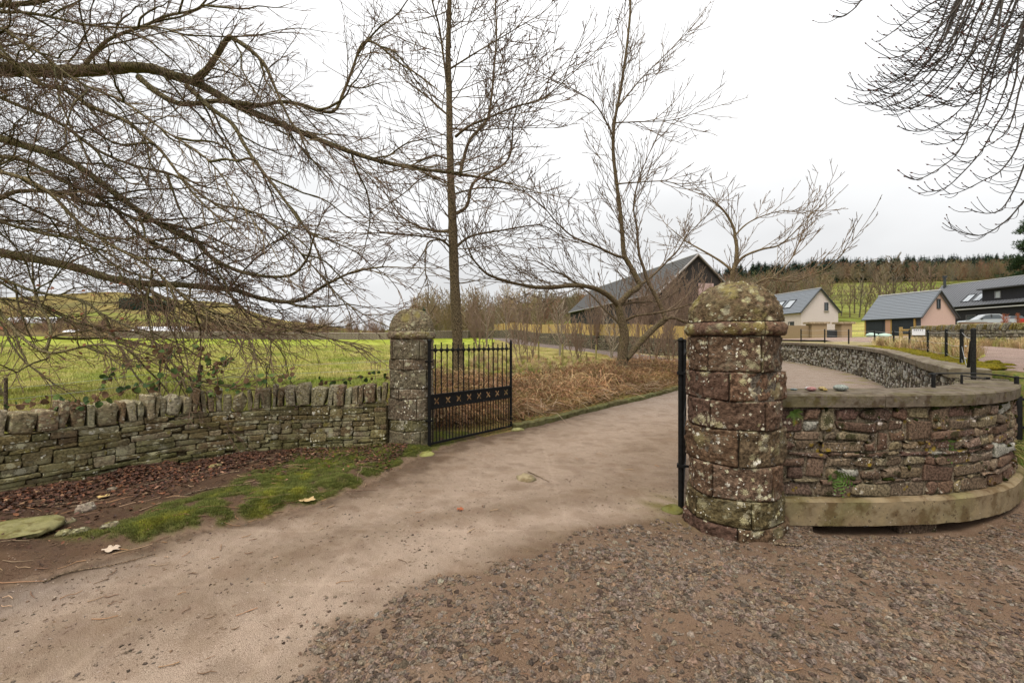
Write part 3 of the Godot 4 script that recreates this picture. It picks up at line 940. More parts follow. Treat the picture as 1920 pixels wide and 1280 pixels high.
func build_near_wall() -> void:
	rng.seed = 23
	var line := plan(NEAR_WALL)
	var L := line.total()
	var t := thing("curved_rubble_wall", "curved reddish rubble wall with flat coping and concrete plinth, right of the right gate pillar", "stone wall")
	var core := MB.new()
	swept(core, line, 0.1, L, [[-0.012, 0.2], [-0.010, 0.4], [-0.012, 0.6], [-0.01, 0.8], [-0.014, 1.02], [-0.36, 1.02], [-0.36, -0.2], [-0.2, -0.2]], 0.05, Color(0.30, 0.24, 0.165), 0.012)
	core.flat = true
	part("mortar_core", core, M.right_stone, t)
	# coping slabs, jointed
	var cuts := [0.12, 1.05, 1.98, 2.9, L]
	for k in 4:
		var mb := MB.new()
		swept(mb, line, cuts[k] + 0.003, cuts[k + 1] - 0.003, [[0.05, 1.028], [0.055, 1.125], [0.042, 1.14], [-0.39, 1.146], [-0.395, 1.03]], 0.045, Color(0.135, 0.112, 0.084), 0.003)
		part("coping_slab", mb, M.slab, t)
	var pl := MB.new()
	swept(pl, line, 0.05, L, [[0.07, 0.005], [0.075, 0.21], [0.045, 0.232], [-0.1, 0.235], [-0.1, 0.0]], 0.03, Color(0.235, 0.182, 0.112), 0.006)
	for k in pl.v.size():   # algae patches on the concrete
		var q := pl.v[k]
		pl.c[k] = mixc(pl.c[k], Color(0.13, 0.135, 0.04), smoothstep(0.02, 0.4, nz.get_noise_3d(q.x * 4.0, q.y * 8.0, q.z * 4.0)) * 0.45)
	part("plinth", pl, M.concrete, t)
	var bot := func(_s): return 0.236
	var top := func(_s): return 1.026
	var tints := [Color(0.255, 0.165, 0.112), Color(0.225, 0.145, 0.105), Color(0.30, 0.215, 0.145), Color(0.33, 0.26, 0.16), Color(0.22, 0.155, 0.105), Color(0.29, 0.21, 0.15), Color(0.205, 0.13, 0.095)]
	for e in courses(line, 0.12, L, bot, top, 0.035, 0.13, 0.10, 0.42, 0.020):
		var p := line.pos(e[0]); var u := line.dir(e[0])
		var w := Vector3(-u.z, 0, u.x)
		var mb := MB.new()
		var col := vary(tints[rng.randi() % tints.size()], 0.2)
		if rng.randf() < 0.035: col = Color(0.46, 0.44, 0.37)
		var V := (Vector3.UP + u * R(-0.07, 0.07)).normalized()
		var U := V.cross(w).normalized()
		stone(mb, p + Vector3.UP * e[1] + w * R(-0.012, 0.012), U, V, w, e[2], e[3], 0.09, col, 0.016, 0.013, R(-0.004, 0.014), 2, R(0.6, 2.0))
		part("stone", mb, M.right_stone, t)
	# what the washed-out footing leaves standing
	for q in [[3.42, 3.78, 0.03, 0.2], [2.33, 2.62, 0.03, 0.09], [2.35, 2.58, -0.07, 0.08], [4.55, 4.9, 0.03, 0.12]]:
		var sa: float = (q[0] + q[1]) * 0.5 - 2.2
		var p := line.pos(sa); var u := line.dir(sa); var w := Vector3(-u.z, 0, u.x)
		var mb := MB.new()
		var hh: float = 0.17 if q[3] > 0.1 else 0.085
		stone(mb, p + Vector3.UP * (q[2] - hh * 0.5 - 0.028) + w * (0.05 if q[3] < 0.1 else 0.0), Vector3.UP.cross(w), Vector3.UP, w, q[1] - q[0], hh, 0.16, Color(0.19, 0.135, 0.095), 0.012, 0.014, 0.004)
		part("footing_stone", mb, M.right_stone, t)
	# plants rooted in the joints
	var wm := MB.new()
	for k in 150:
		var s := 0.3 + (L - 0.5) * pow(rng.randf(), 0.6)
		var yy := R(0.25, 1.0) if rng.randf() < 0.75 else R(0.97, 1.02)
		if nz.get_noise_2d(s * 9.0, yy * 14.0) < 0.0: continue
		var p := line.pos(s); var u := line.dir(s); var w := Vector3(-u.z, 0, u.x)
		lump(wm, p + Vector3.UP * yy + w * 0.004, Vector3(R(0.015, 0.05), R(0.008, 0.026), R(0.01, 0.02)), R(0, 6), vary([Color(0.075, 0.07, 0.022), Color(0.12, 0.075, 0.03), Color(0.06, 0.075, 0.02)][k % 3], 0.3), 0.5, 4, 7)
	part("joint_moss", wm, M.soil, t, "stuff")
	for f in [["fern", 1567, 893, 4.0, 0.115, 12, "green fern rosette growing low in the curved rubble wall"], ["fern", 1762, 835, 4.12, 0.11, 13, "green fern in a high joint of the curved rubble wall"], ["fern", 1490, 775, 4.0, 0.075, 10, "small dark fern tucked under the coping beside the right pillar"]]:
		fern(at(f[1], f[2], f[3]), f[4], f[5], f[6])
	grass_tuft(at(1897, 850, 4.72), 0.15, "green grass tuft hanging from the far right end of the curved wall")

func fern(o: Vector3, size: float, fronds: int, label: String) -> void:
	var t := thing("fern", label, "fern", o, 0.0, "ferns on the curved wall")
	for k in fronds:
		var mb := MB.new()
		var ang := TAU * k / fronds + R(-0.2, 0.2)
		var dir := Vector3(cos(ang), sin(ang) * 0.9, R(0.25, 0.7)).normalized()
		var len := size * R(0.75, 1.35)
		var side := dir.cross(Vector3(0, 0, 1)).normalized()
		var col := vary(Color(0.075, 0.125, 0.03), 0.35)
		var m := 7
		for j in m:
			var f := (j + 0.5) / m
			var p := dir * len * f + Vector3(0, -0.35 * len * f * f, 0)
			var w := len * 0.24 * sin(PI * (0.18 + f * 0.8)) + 0.003
			for e in [-1.0, 1.0]:
				mb.face([p - dir * len * 0.05, p + side * e * w + dir * len * 0.03, p + dir * len * 0.07], col)
		mb.flat = true
		part("frond", mb, M.leaf, t)

func grass_tuft(o: Vector3, size: float, label: String) -> void:
	var mb := MB.new()
	for k in 70:
		var b := o + Vector3(R(-0.05, 0.05), R(-0.02, 0.12), R(-0.04, 0.04))
		var dir := Vector3(R(-0.5, 0.9), R(-0.3, 0.8), R(0.3, 1.0)).normalized()
		var l := size * R(0.6, 1.5)
		var pts := PackedVector3Array([b, b + dir * l * 0.5, b + dir * l + Vector3(0, -0.35 * l, 0)])
		var col := vary(Color(0.12, 0.17, 0.03) if rng.randf() < 0.6 else Color(0.32, 0.27, 0.10), 0.2)
		mb.tube(pts, PackedFloat32Array([0.003, 0.0025, 0.0006]), 3, col, col)
	whole("grass_tuft", mb, M.plant, label, "grass tuft")

func build_far_wall() -> void:
	rng.seed = 31
	var line := plan(FAR_WALL)
	var L := line.total()
	var t := thing("retaining_wall", "long curved retaining wall of pale rubble with flat coping beyond the right pillar", "stone wall")
	var topy := func(s): var p = line.pos(s); return look(t_hr, -p.z) + 0.03
	var core := MB.new()
	swept(core, line, 0.0, L, [[-0.05, -1.35], [0.4, -1.35], [0.4, -0.11], [-0.05, -0.11]].map(func(e): return [e[0] + 0.09, e[1]]), 0.5, Color(0.30, 0.255, 0.19), 0.0, topy)
	part("rubble_core", core, M.soil, t)
	var k := 0.0
	while k < L - 0.1:
		var e := minf(k + R(0.8, 1.3), L)
		var mb := MB.new()
		swept(mb, line, k + 0.004, e - 0.004, [[-0.06, -0.11], [0.34, -0.11], [0.34, 0.01], [-0.03, 0.02], [-0.06, 0.0]], 0.2, vary(Color(0.20, 0.17, 0.13), 0.12), 0.01, topy)
		part("coping_slab", mb, M.slab, t)
		k = e
	var bot := func(s): var p = line.pos(s); return H(p.x - 0.25, -p.z) - 0.04
	var top := func(s): return topy.call(s) - 0.11
	var list := courses(line, 0.0, L, bot, top, 0.05, 0.115, 0.08, 0.24, 0.012)
	list.sort_custom(func(a, b): return a[0] < b[0])
	var rest := MB.new()
	var cnt := 0
	for e in list:
		var p := line.pos(e[0]); var u := line.dir(e[0])
		var w := Vector3(u.z, 0, -u.x)   # left of travel: the drive side
		var pale := rng.randf()
		var col := Color(0.66, 0.62, 0.53) if pale < 0.4 else Color(0.30, 0.25, 0.18) if pale < 0.6 else Color(0.12, 0.09, 0.065)
		col = vary(col, 0.2)
		var V := (Vector3.UP + u * R(-0.12, 0.12)).normalized()
		var U := V.cross(w).normalized()
		if cnt < 300:
			var mb := MB.new()
			stone(mb, p + Vector3.UP * e[1] + w * R(-0.03, 0.01), U, V, w, e[2], e[3], 0.08, col, 0.014, 0.014, 0.006, 1)
			part("stone", mb, M.far_stone, t)
		else: stone(rest, p + Vector3.UP * e[1] + w * R(-0.03, 0.01), U, V, w, e[2], e[3], 0.08, col, 0.014, 0.014, 0.006, 1)
		cnt += 1
	part("more_stones", rest, M.far_stone, t, "stuff")
	# bright moss along the ledge behind the coping
	var mo := MB.new()
	for q in 900:
		var s := pow(rng.randf(), 0.8) * 15.0 + 0.6
		var p := line.pos(s); var u := line.dir(s)
		var side := Vector3(-u.z, 0, u.x)
		var pp := p + side * (0.30 + absf(rng.randfn(0, 0.25)))
		if nz.get_noise_2d(pp.x * 6, pp.z * 6) < -0.12: continue
		lump(mo, Vector3(pp.x, topy.call(s) + 0.0, pp.z), Vector3(R(0.05, 0.13), R(0.02, 0.05), R(0.05, 0.13)), R(0, 6), vary(Color(0.27, 0.225, 0.025), 0.25), 0.3, 4, 6)
	whole("moss_cushions", mo, M.soil, "bright yellow moss along the ledge behind the curved retaining wall", "moss").set_meta("kind", "stuff")
	# post and wire fence on the ledge
	var f := thing("wire_fence", "black post and wire fence standing on the curved retaining wall", "fence")
	var posts := [[1826, 700, 617, 5.9, 0.028], [1804, 685, 618, 7.4, 0.026], [1775, 672, 618, 9.8, 0.026], [1740.5, 664, 619, 12.5, 0.027], [1706, 659, 619, 15.5, 0.028], [1676.5, 650, 619, 18, 0.028], [1640.5, 649, 619, 21, 0.03], [1592, 646, 617.5, 24, 0.034], [1547, 642, 617, 27, 0.036], [1502.5, 640, 617, 30, 0.036]]
	var tops := []
	for e in posts:
		var a := at(e[0], e[1], e[3]); var b := at(e[0], e[2], e[3])
		var mb := MB.new()
		a.y = minf(a.y, H(a.x, -a.z)) - 0.15
		mb.bar(a, b, e[4], 9, Color(0.02, 0.02, 0.017))
		mb.lathe(b, [[e[4], 0.0], [e[4] * 0.7, 0.012], [0.0, 0.018]], 9, Color(0.03, 0.03, 0.028))
		var o := part("post", mb, M.timber, f)
		if e[0] > 1800: o.set_meta("label", "post with green algae on its lower half")
		tops.append([b, H(b.x, -b.z)])
	var st := MB.new()
	st.bar(at(1816, 693, 6.2), at(1822, 640, 6.0), 0.018, 8, Color(0.03, 0.028, 0.02))
	part("strut", st, M.timber, f)
	for hfrac in [0.93, 0.55, 0.2]:
		var mb := MB.new()
		for j in tops.size() - 1:
			var a: Vector3 = tops[j][0]; var b: Vector3 = tops[j + 1][0]
			a.y = lerpf(tops[j][1], a.y, hfrac); b.y = lerpf(tops[j + 1][1], b.y, hfrac)
			var pts := PackedVector3Array(); var rad := PackedFloat32Array()
			for q in 6:
				var fr := q / 5.0
				pts.append(a.lerp(b, fr) - Vector3(0, 0.03 * sin(PI * fr), 0))
				rad.append(0.003 + 0.0035 * float(j) / 9.0)
			mb.tube(pts, rad, 4, Color.WHITE, Color.WHITE)
		part("wire", mb, M.wire, f)
	for q in [at(1812, 649, 6.4), at(1811, 672, 6.5)]:
		var mb := MB.new()
		lump(mb, q, Vector3(0.024, 0.012, 0.012), 0.3, Color(0.4, 0.4, 0.4), 0.1)
		part("wire_strainer", mb, M.wire, f)

func build_rail() -> void:   # low iron rail fixed to the coping of the near wall
	var t := thing("iron_handrail", "low black iron rail on stub posts along the coping of the curved wall", "handrail")
	var blk := Color(0.012, 0.012, 0.013)
	for e in [[1751, 727, 703, 4.50, 0.017], [1804, 720, 704, 4.86, 0.011], [1907, 719, 707, 4.93, 0.02]]:
		var mb := MB.new()
		var b := at(e[0], e[2], e[3])
		mb.bar(Vector3(b.x, 1.13, b.z), b, e[4], 10, blk)
		mb.lathe(b, [[e[4], 0.0], [e[4] * 1.1, 0.004], [e[4] * 0.6, 0.012], [0, 0.014]], 10, blk)
		part("post", mb, M.iron, t)
	var a := MB.new()
	var pts := smooth_line([at(1741, 701.5, 4.46), at(1760, 700.2, 4.55), at(1830, 700, 4.8), at(1880, 704, 4.9), at(1908, 708, 4.93), at(1932, 710, 4.95)], 5)
	var rad := PackedFloat32Array()
	for k in pts.size(): rad.append(0.0075 if k > 2 else 0.0075 * (0.4 + k * 0.2))
	a.tube(pts, rad, 8, blk, blk)
	part("rail", a, M.iron, t)
	a = MB.new()
	a.bar(at(1804, 704, 4.86), at(1848, 709.5, 4.98), 0.0085, 8, Color(0.05, 0.045, 0.04))
	a.box(at(1852, 709, 5.0), Vector3(0.022, 0, 0), Vector3(0, 0.012, 0), Vector3(0, 0, 0.012), blk)
	part("latch_bar", a, M.iron, t)
	# the side gate that starts beyond the end of the wall
	var g := thing("side_gate", "black iron side gate just beyond the right end of the curved wall", "gate")
	for x in [6.13, 6.31, 6.49, 6.67]:
		var mb := MB.new()
		mb.box(Vector3(x, 0.62, -5.5), Vector3(0.028 if x < 6.2 else 0.012, 0, 0), Vector3(0, 0.32, 0), Vector3(0, 0, 0.02), blk)
		part("bar", mb, M.iron, g)
	for y in [0.9, 0.56]:
		var mb := MB.new()
		mb.box(Vector3(6.42, y, -5.5), Vector3(0.3, 0, 0), Vector3(0, 0.015, 0), Vector3(0, 0, 0.014), blk)
		part("rail", mb, M.iron, g)

func build_stop_stones() -> void:
	for e in [[800, 852, 6.42, 0.16, 0.11, "flat mossy stone under the heel of the left gate leaf", Color(0.25, 0.25, 0.09)], [970, 806, 8.2, 0.18, 0.10, "flat pale stone under the latch end of the left gate leaf", Color(0.27, 0.26, 0.12)], [1262, 962, 4.3, 0.14, 0.11, "mossy stone at the foot of the right gate leaf", Color(0.14, 0.135, 0.045)], [986, 897, 5.33, 0.15, 0.13, "half-buried gate stop stone in the middle of the driveway", Color(0.26, 0.215, 0.13)]]:
		var mb := MB.new()
		var p := at(e[0], e[1], e[2])
		p.y = H(p.x, -p.z)
		lump(mb, p, Vector3(e[3] * 0.75, 0.05, e[4]), 0.4, e[6], 0.35, 6, 11)
		whole("stop_stone", mb, M.slab, e[5], "stone", "stones set at the gate")

# ------------------------------------------------------------------ trees
var tw_wig := 0.25
var tw_up := 0.05
var tw_space := [0.2, 0.14, 0.1]
var tw_ratio := 0.5
var tw_min := 0.003
var tw_max := 3
var tw_c0 := Color(0.10, 0.075, 0.05)
var tw_c1 := Color(0.13, 0.075, 0.055)
var tw_angle := 0.85
var tw_flat := 0.0
var tw_bud := 0.0

func twig(mb: MB, p: Vector3, dir: Vector3, length: float, r: float, lvl: int) -> void:
	var nseg: int = [7, 5, 4, 3][mini(lvl, 3)]
	var st := length / nseg
	var pts := PackedVector3Array([p])
	var rad := PackedFloat32Array([maxf(r, tw_min)])
	var dirs := [dir]
	var up := tw_up * (1.0 + lvl * 0.5)
	for k in nseg:
		dir = (dir + rv() * tw_wig + Vector3(0, up, 0)).normalized()
		if tw_flat > 0.0: dir.y *= 1.0 - tw_flat
		p += dir * st
		pts.append(p)
		dirs.append(dir)
		rad.append(maxf(r * (1.0 - 0.8 * (k + 1.0) / nseg), tw_min * (0.8 if k == nseg - 1 else 1.0)))
	mb.tube(pts, rad, 3 if lvl > 0 else 4, mixc(tw_c0, tw_c1, lvl * 0.33), mixc(tw_c0, tw_c1, (lvl + 1) * 0.33))
	if tw_bud > 0.0 and lvl >= tw_max - 1:
		for k in range(1, nseg + 1):
			if k < nseg and rng.randf() > 0.45: continue
			var q := pts[k]
			var e: Vector3 = dirs[k] * tw_bud * R(0.8, 1.8)
			var off := rv() * tw_bud * 0.5
			mb.tube(PackedVector3Array([q - e * 0.3 + off, q + e * 0.4 + off, q + e + off]), PackedFloat32Array([0.0, tw_bud * 0.42, 0.0]), 3, Color(0.10, 0.045, 0.04), Color(0.12, 0.05, 0.045))
	if lvl >= tw_max: return
	var cnt := int(length / tw_space[mini(lvl, tw_space.size() - 1)] + rng.randf())
	for k in cnt:
		var f := 0.12 + 0.86 * (k + rng.randf()) / cnt
		var s := clampi(int(f * nseg), 0, nseg - 1)
		var q := pts[s].lerp(pts[s + 1], f * nseg - s)
		var dd: Vector3 = dirs[s + 1]
		var perp := dd.cross(rv()).normalized()
		var ang := tw_angle * R(0.6, 1.25)
		var cd := (dd * cos(ang) + perp * sin(ang)).normalized()
		twig(mb, q, cd, length * tw_ratio * R(0.5, 1.2) * (1.15 - 0.6 * f), maxf(rad[s] * 0.55, tw_min), lvl + 1)

func limb(tree: Node3D, trace: Array, d0: float, d1: float, r0: float, r1: float, m: Material, col: Color, called := "branch", root = null) -> PackedVector3Array:
	# a limb drawn through points seen in the photograph, each at its own distance
	var p := []
	for k in trace.size():
		var f := float(k) / (trace.size() - 1)
		p.append(at(trace[k][0], trace[k][1], lerpf(d0, d1, f)))
	if root != null: p.push_front(root)
	var line := smooth_line(p, 4)
	var rad := PackedFloat32Array()
	for k in line.size():
		var f := float(k) / (line.size() - 1)
		rad.append(lerpf(r0, r1, pow(f, 0.8)) * (1.0 + 0.07 * sin(k * 2.3) + R(-0.03, 0.03)))
	var mb := MB.new()
	mb.tube(line, rad, 9 if r0 > 0.03 else 6, col, mixc(col, tw_c1, 0.4 if r1 < 0.02 else 0.0))
	part(called, mb, m, tree)
	return line

func sprout(mb: MB, line: PackedVector3Array, every: float, len0: float, len1: float, r: float, lvl: int, from := 0.0, bias := Vector3.ZERO) -> void:
	var ln := Line.new(line)
	var total := ln.total()
	var s := total * from + R(0, every)
	while s < total:
		var f := s / total
		var dd := ln.dir(s)
		var perp := (dd.cross(rv()).normalized() + bias * 0.8).normalized()
		var ang := tw_angle * R(0.6, 1.3)
		twig(mb, ln.pos(s), (dd * cos(ang) + perp * sin(ang)).normalized(), lerpf(len0, len1, f) * R(0.55, 1.25), r, lvl)
		s += every * R(0.5, 1.5)
	# the limb runs out into a twig of its own
	twig(mb, ln.pos(total), ln.dir(total), len1 * 1.2, r, lvl)

func set_twigs(wig: float, up: float, space: Array, ratio: float, least: float, most: int, angle: float, c0: Color, c1: Color, bud := 0.0, flat := 0.0) -> void:
	tw_wig = wig; tw_up = up; tw_space = space; tw_ratio = ratio; tw_min = least; tw_max = most; tw_angle = angle; tw_c0 = c0; tw_c1 = c1; tw_bud = bud; tw_flat = flat

func build_left_tree() -> void:
	rng.seed = 101
	var t := thing("overhanging_tree", "large bare tree at the left edge, its mossy limbs reaching over the dry stone wall", "tree")
	set_twigs(0.15, 0.0, [0.16, 0.13, 0.2], 0.5, 0.0037, 3, 0.6, Color(0.165, 0.135, 0.07), Color(0.13, 0.082, 0.06), 0.007)
	var bark := Color(0.31, 0.26, 0.145)
	var trunk := MB.new()
	var base := Vector3(-10.15, 0.35, -8.6)
	trunk.tube(smooth_line([base + Vector3(0, -0.3, 0), base + Vector3(-0.1, 0.5, 0), base + Vector3(-0.3, 2.5, 0), base + Vector3(-0.35, 5, -0.1), base + Vector3(-0.5, 8, 0), base + Vector3(-0.6, 12, 0)], 5), PackedFloat32Array(range(26).map(func(k): return 0.55 * exp(-k * 0.5) + 0.36 - k * 0.011)), 14, bark, bark)
	part("trunk", trunk, M.moss_bark, t)
	var tw := MB.new()
	var limbs := [   # trace, d0, d1, r0, r1, sprout every, child lengths
		[[[-60, 125], [0, 129], [56, 131], [112, 133], [180, 131], [240, 126], [285, 129], [322, 141], [360, 152], [394, 169], [442, 197], [499, 221], [562, 247], [637, 277], [712, 302], [793, 317], [880, 329], [960, 345]], 8.5, 7.2, 0.175, 0.018, 0.21, 1.5, 0.7],
		[[[366, 150], [371, 144], [390, 127], [412, 94], [427, 71], [439, 73], [469, 94], [495, 120], [514, 161], [532, 202], [552, 240], [580, 270]], 7.8, 6.9, 0.075, 0.012, 0.22, 0.9, 0.5],
		[[[259, 144], [292, 172], [326, 191], [356, 195], [405, 189], [465, 195], [491, 197], [525, 191], [562, 195], [622, 210], [645, 169], [660, 131], [679, 82], [705, 82], [749, 118], [784, 140], [815, 164]], 7.9, 7.0, 0.06, 0.012, 0.2, 0.9, 0.5],
		[[[-40, 80], [0, 101], [37, 127], [75, 157], [124, 169], [169, 199], [232, 225], [270, 255], [300, 281], [326, 315], [356, 356], [400, 400], [440, 430]], 7.2, 6.0, 0.055, 0.012, 0.15, 1.1, 0.5],
		[[[349, 160], [394, 202], [435, 232], [457, 270], [484, 311], [514, 349], [544, 390], [570, 425], [589, 442], [620, 450]], 7.7, 7.0, 0.05, 0.012, 0.2, 0.9, 0.5],
		[[[-40, 245], [0, 259], [67, 279], [116, 296], [161, 322], [206, 356], [262, 397], [311, 427], [364, 450], [397, 484], [442, 506], [487, 517], [544, 516], [574, 487], [585, 454]], 8.0, 6.2, 0.095, 0.014, 0.14, 1.3, 0.5],
		[[[-50, 465], [0, 474], [56, 484], [131, 499], [187, 516], [240, 529], [292, 532], [337, 534], [405, 540], [442, 544], [487, 559], [536, 566], [570, 559], [600, 540], [660, 510], [720, 500]], 8.4, 6.6, 0.115, 0.014, 0.15, 1.2, 0.5],
		[[[-40, 385], [0, 371], [37, 358], [124, 362], [157, 379], [210, 390], [255, 412], [320, 420], [380, 440], [450, 470]], 8.2, 6.6, 0.06, 0.012, 0.14, 1.1, 0.5],
		[[[225, 520], [260, 536], [300, 555], [349, 581], [394, 600], [450, 619], [472, 649], [480, 671]], 7.2, 6.0, 0.045, 0.009, 0.10, 0.9, 0.35],
		[[[-40, 505], [0, 521], [67, 547], [150, 562], [195, 592], [255, 619], [300, 652], [330, 690], [370, 712], [440, 727], [480, 731]], 7.4, 6.2, 0.034, 0.010, 0.2, 0.7, 0.35],
		[[[-30, 560], [7, 596], [37, 630], [79, 658], [112, 660], [169, 647], [225, 649], [255, 664], [300, 686], [330, 700]], 6.9, 5.9, 0.036, 0.008, 0.22, 0.6, 0.3],
		[[[84, 660], [94, 626], [90, 600], [75, 574], [62, 530], [60, 480]], 6.7, 7.4, 0.03, 0.014, 0.2, 0.6, 0.4],
		[[[-40, 20], [0, 10], [60, 5], [100, -5], [160, -30]], 7.5, 7.0, 0.06, 0.03, 0.2, 1.0, 0.8],
		[[[-40, 30], [0, 22], [60, 25], [110, 35], [160, 46], [230, 52], [290, 50], [350, 70], [420, 120]], 7.4, 6.6, 0.035, 0.010, 0.16, 1.0, 0.5],
		[[[160, 120], [180, 95], [210, 70], [270, 48], [310, 30], [350, 22], [375, 12], [400, -20]], 7.6, 7.2, 0.04, 0.014, 0.2, 0.9, 0.5],
		[[[-40, 300], [40, 300], [120, 340], [200, 380], [260, 440], [330, 480], [400, 520], [470, 590], [560, 620], [640, 640], [690, 660]], 7.8, 6.4, 0.05, 0.009, 0.12, 1.1, 0.4],
		[[[-40, 330], [30, 330], [90, 360], [150, 420], [210, 460], [280, 500], [350, 560], [420, 600], [520, 625]], 7.0, 5.9, 0.045, 0.009, 0.12, 1.0, 0.4],
		[[[-40, 410], [30, 425], [90, 440], [150, 450], [220, 500], [300, 530], [380, 570], [450, 610]], 7.5, 6.2, 0.04, 0.009, 0.13, 1.0, 0.4],
		[[[-40, 180], [40, 200], [110, 230], [180, 280], [250, 310], [330, 330], [400, 380], [480, 400], [560, 470], [640, 560], [700, 600]], 7.6, 6.4, 0.04, 0.008, 0.16, 1.1, 0.45],
		[[[-40, 55], [60, 90], [140, 150], [230, 190], [300, 240], [390, 300], [450, 380], [500, 450]], 6.8, 5.8, 0.03, 0.008, 0.16, 1.0, 0.45],
		[[[-40, 560], [60, 570], [130, 600], [200, 635], [260, 645], [300, 650]], 7.6, 7.0, 0.03, 0.008, 0.16, 0.7, 0.3]]
	for e in limbs:
		var first := at(e[0][0][0], e[0][0][1], e[1])
		var root = Vector3(-10.4, maxf(first.y - 0.35, 1.0), -8.6) if e[0][0][0] < -20 else null   # limbs that leave the trunk beyond the frame
		var line := limb(t, e[0], e[1], e[2], e[3] * 0.86, e[4] * 0.85, M.moss_bark, vary(bark, 0.12), "branch", root)
		sprout(tw, line, e[5] * 1.0, e[6] * 1.0, e[7] * 1.5, 0.010, 1, 0.04, Vector3(0.1, -0.12, 0.15))
		# longer side branches that wander off and carry twigs of their own
		var ln := Line.new(line)
		var s := ln.total() * 0.03 + R(0, 0.3)
		while s < ln.total() * 0.9:
			var dir := (ln.dir(s) + rv() * 0.75 + Vector3(0.15, -0.1, 0.1)).normalized()
			var q := ln.pos(s)
			var pts := [q]
			var len := R(1.2, 3.0) * (1.0 - 0.4 * s / ln.total())
			for k in 9:
				dir = (dir + rv() * 0.26 + Vector3(0.03, -0.015, 0)).normalized()
				q += dir * len / 9.0
				pts.append(q)
			var sl := smooth_line(pts, 2)
			var rad := PackedFloat32Array()
			var r0 := R(0.011, 0.021)
			for k in sl.size(): rad.append(lerpf(r0, 0.005, float(k) / (sl.size() - 1)))
			var mb := MB.new()
			mb.tube(sl, rad, 6, vary(Color(0.19, 0.165, 0.08), 0.2), Color(0.15, 0.11, 0.07))
			part("side_branch", mb, M.moss_bark, t)
			sprout(tw, sl, 0.2, 0.65, 0.4, 0.007, 2, 0.08)
			s += R(0.3, 0.75)
	part("twigs", tw, M.twig, t, "stuff")
	# a few dead leaves that stayed on
	var lf := MB.new()
	for k in 80:
		var p := at(R(0, 330), R(520, 700), R(5.8, 7.4))
		var a := rv().normalized() * 0.035
		var b := a.cross(rv()).normalized() * 0.018
		lf.face([p - a, p + b, p + a, p - b], vary(Color(0.18, 0.075, 0.045), 0.3))
	lf.flat = true
	part("dead_leaves", lf, M.leaf, t, "stuff")

func build_tall_tree() -> void:
	rng.seed = 202
	var t := thing("tall_tree", "tall straight bare tree with one slim trunk behind the open left gate leaf", "tree")
	var bark := Color(0.225, 0.17, 0.10)
	set_twigs(0.09, 0.045, [0.36, 0.5, 0.3], 0.44, 0.0085, 2, 0.7, Color(0.15, 0.112, 0.075), Color(0.115, 0.078, 0.062), 0.024)
	var d := 13.5
	limb(t, [[866, 748], [864, 730], [860, 680], [856, 600], [852, 520], [849, 430], [847, 380], [845, 330], [843, 250], [842, 170], [840, 100], [842, 30], [843, -60], [844, -200]], d, d, 0.205, 0.05, M.bark, bark, "trunk")
	var tw := MB.new()
	var b := [
		[[[854, 256], [880, 236], [920, 219], [968, 199], [1016, 186], [1060, 150]], -1.2, 0.045, 0.012, 1.5],
		[[[862, 330], [867, 306], [881, 262], [911, 228], [920, 192], [926, 131], [931, 66], [929, 0], [935, -60]], 0.8, 0.06, 0.02, 1.4],
		[[[856, 400], [876, 385], [885, 346], [911, 328], [946, 306], [959, 280], [964, 219], [985, 150]], -0.6, 0.055, 0.012, 1.3],
		[[[856, 462], [885, 442], [946, 431], [1012, 422], [1050, 440]], 1.2, 0.045, 0.012, 1.3],
		[[[845, 434], [819, 433], [784, 424], [749, 402], [723, 363], [705, 330]], 0.8, 0.05, 0.012, 1.3],
		[[[846, 465], [824, 448], [784, 442], [727, 437], [684, 437]], -1.0, 0.04, 0.012, 1.2],
		[[[843, 300], [815, 291], [789, 302], [740, 320], [690, 325]], 0.5, 0.035, 0.01, 1.1],
		[[[835, 450], [802, 455], [797, 503], [803, 540], [800, 580]], -0.8, 0.03, 0.01, 0.7],
		[[[842, 190], [825, 60], [815, 20], [800, -40]], -0.5, 0.035, 0.02, 1.2],
		[[[844, 220], [800, 180], [760, 150], [720, 100]], 0.9, 0.03, 0.01, 1.2],
		[[[842, 130], [890, 100], [940, 70], [990, 40]], -1.0, 0.03, 0.01, 1.2],
		[[[845, 240], [890, 245], [950, 240], [1040, 240]], 1.3, 0.03, 0.01, 1.1],
		[[[848, 365], [900, 352], [960, 355], [1010, 362]], 1.0, 0.032, 0.01, 1.0],
		[[[848, 345], [800, 330], [760, 360], [720, 390]], -1.1, 0.028, 0.01, 1.0]]
	for e in b:
		var line := limb(t, e[0], d, d + e[1] * 1.6, e[2], e[3], M.bark, bark)
		sprout(tw, line, 0.27, e[4] * 1.7, e[4] * 1.2, 0.014, 0, 0.1)
	var y := -80.0
	while y < 540.0:
		var p := at(846, y, d)
		var a := R(0, TAU)
		var len := R(1.4, 3.6)
		twig(tw, p, Vector3(cos(a), R(-0.1, 0.35), sin(a)).normalized(), len, 0.018, 0)
		y += R(8, 15)
	part("twigs", tw, M.twig, t, "stuff")

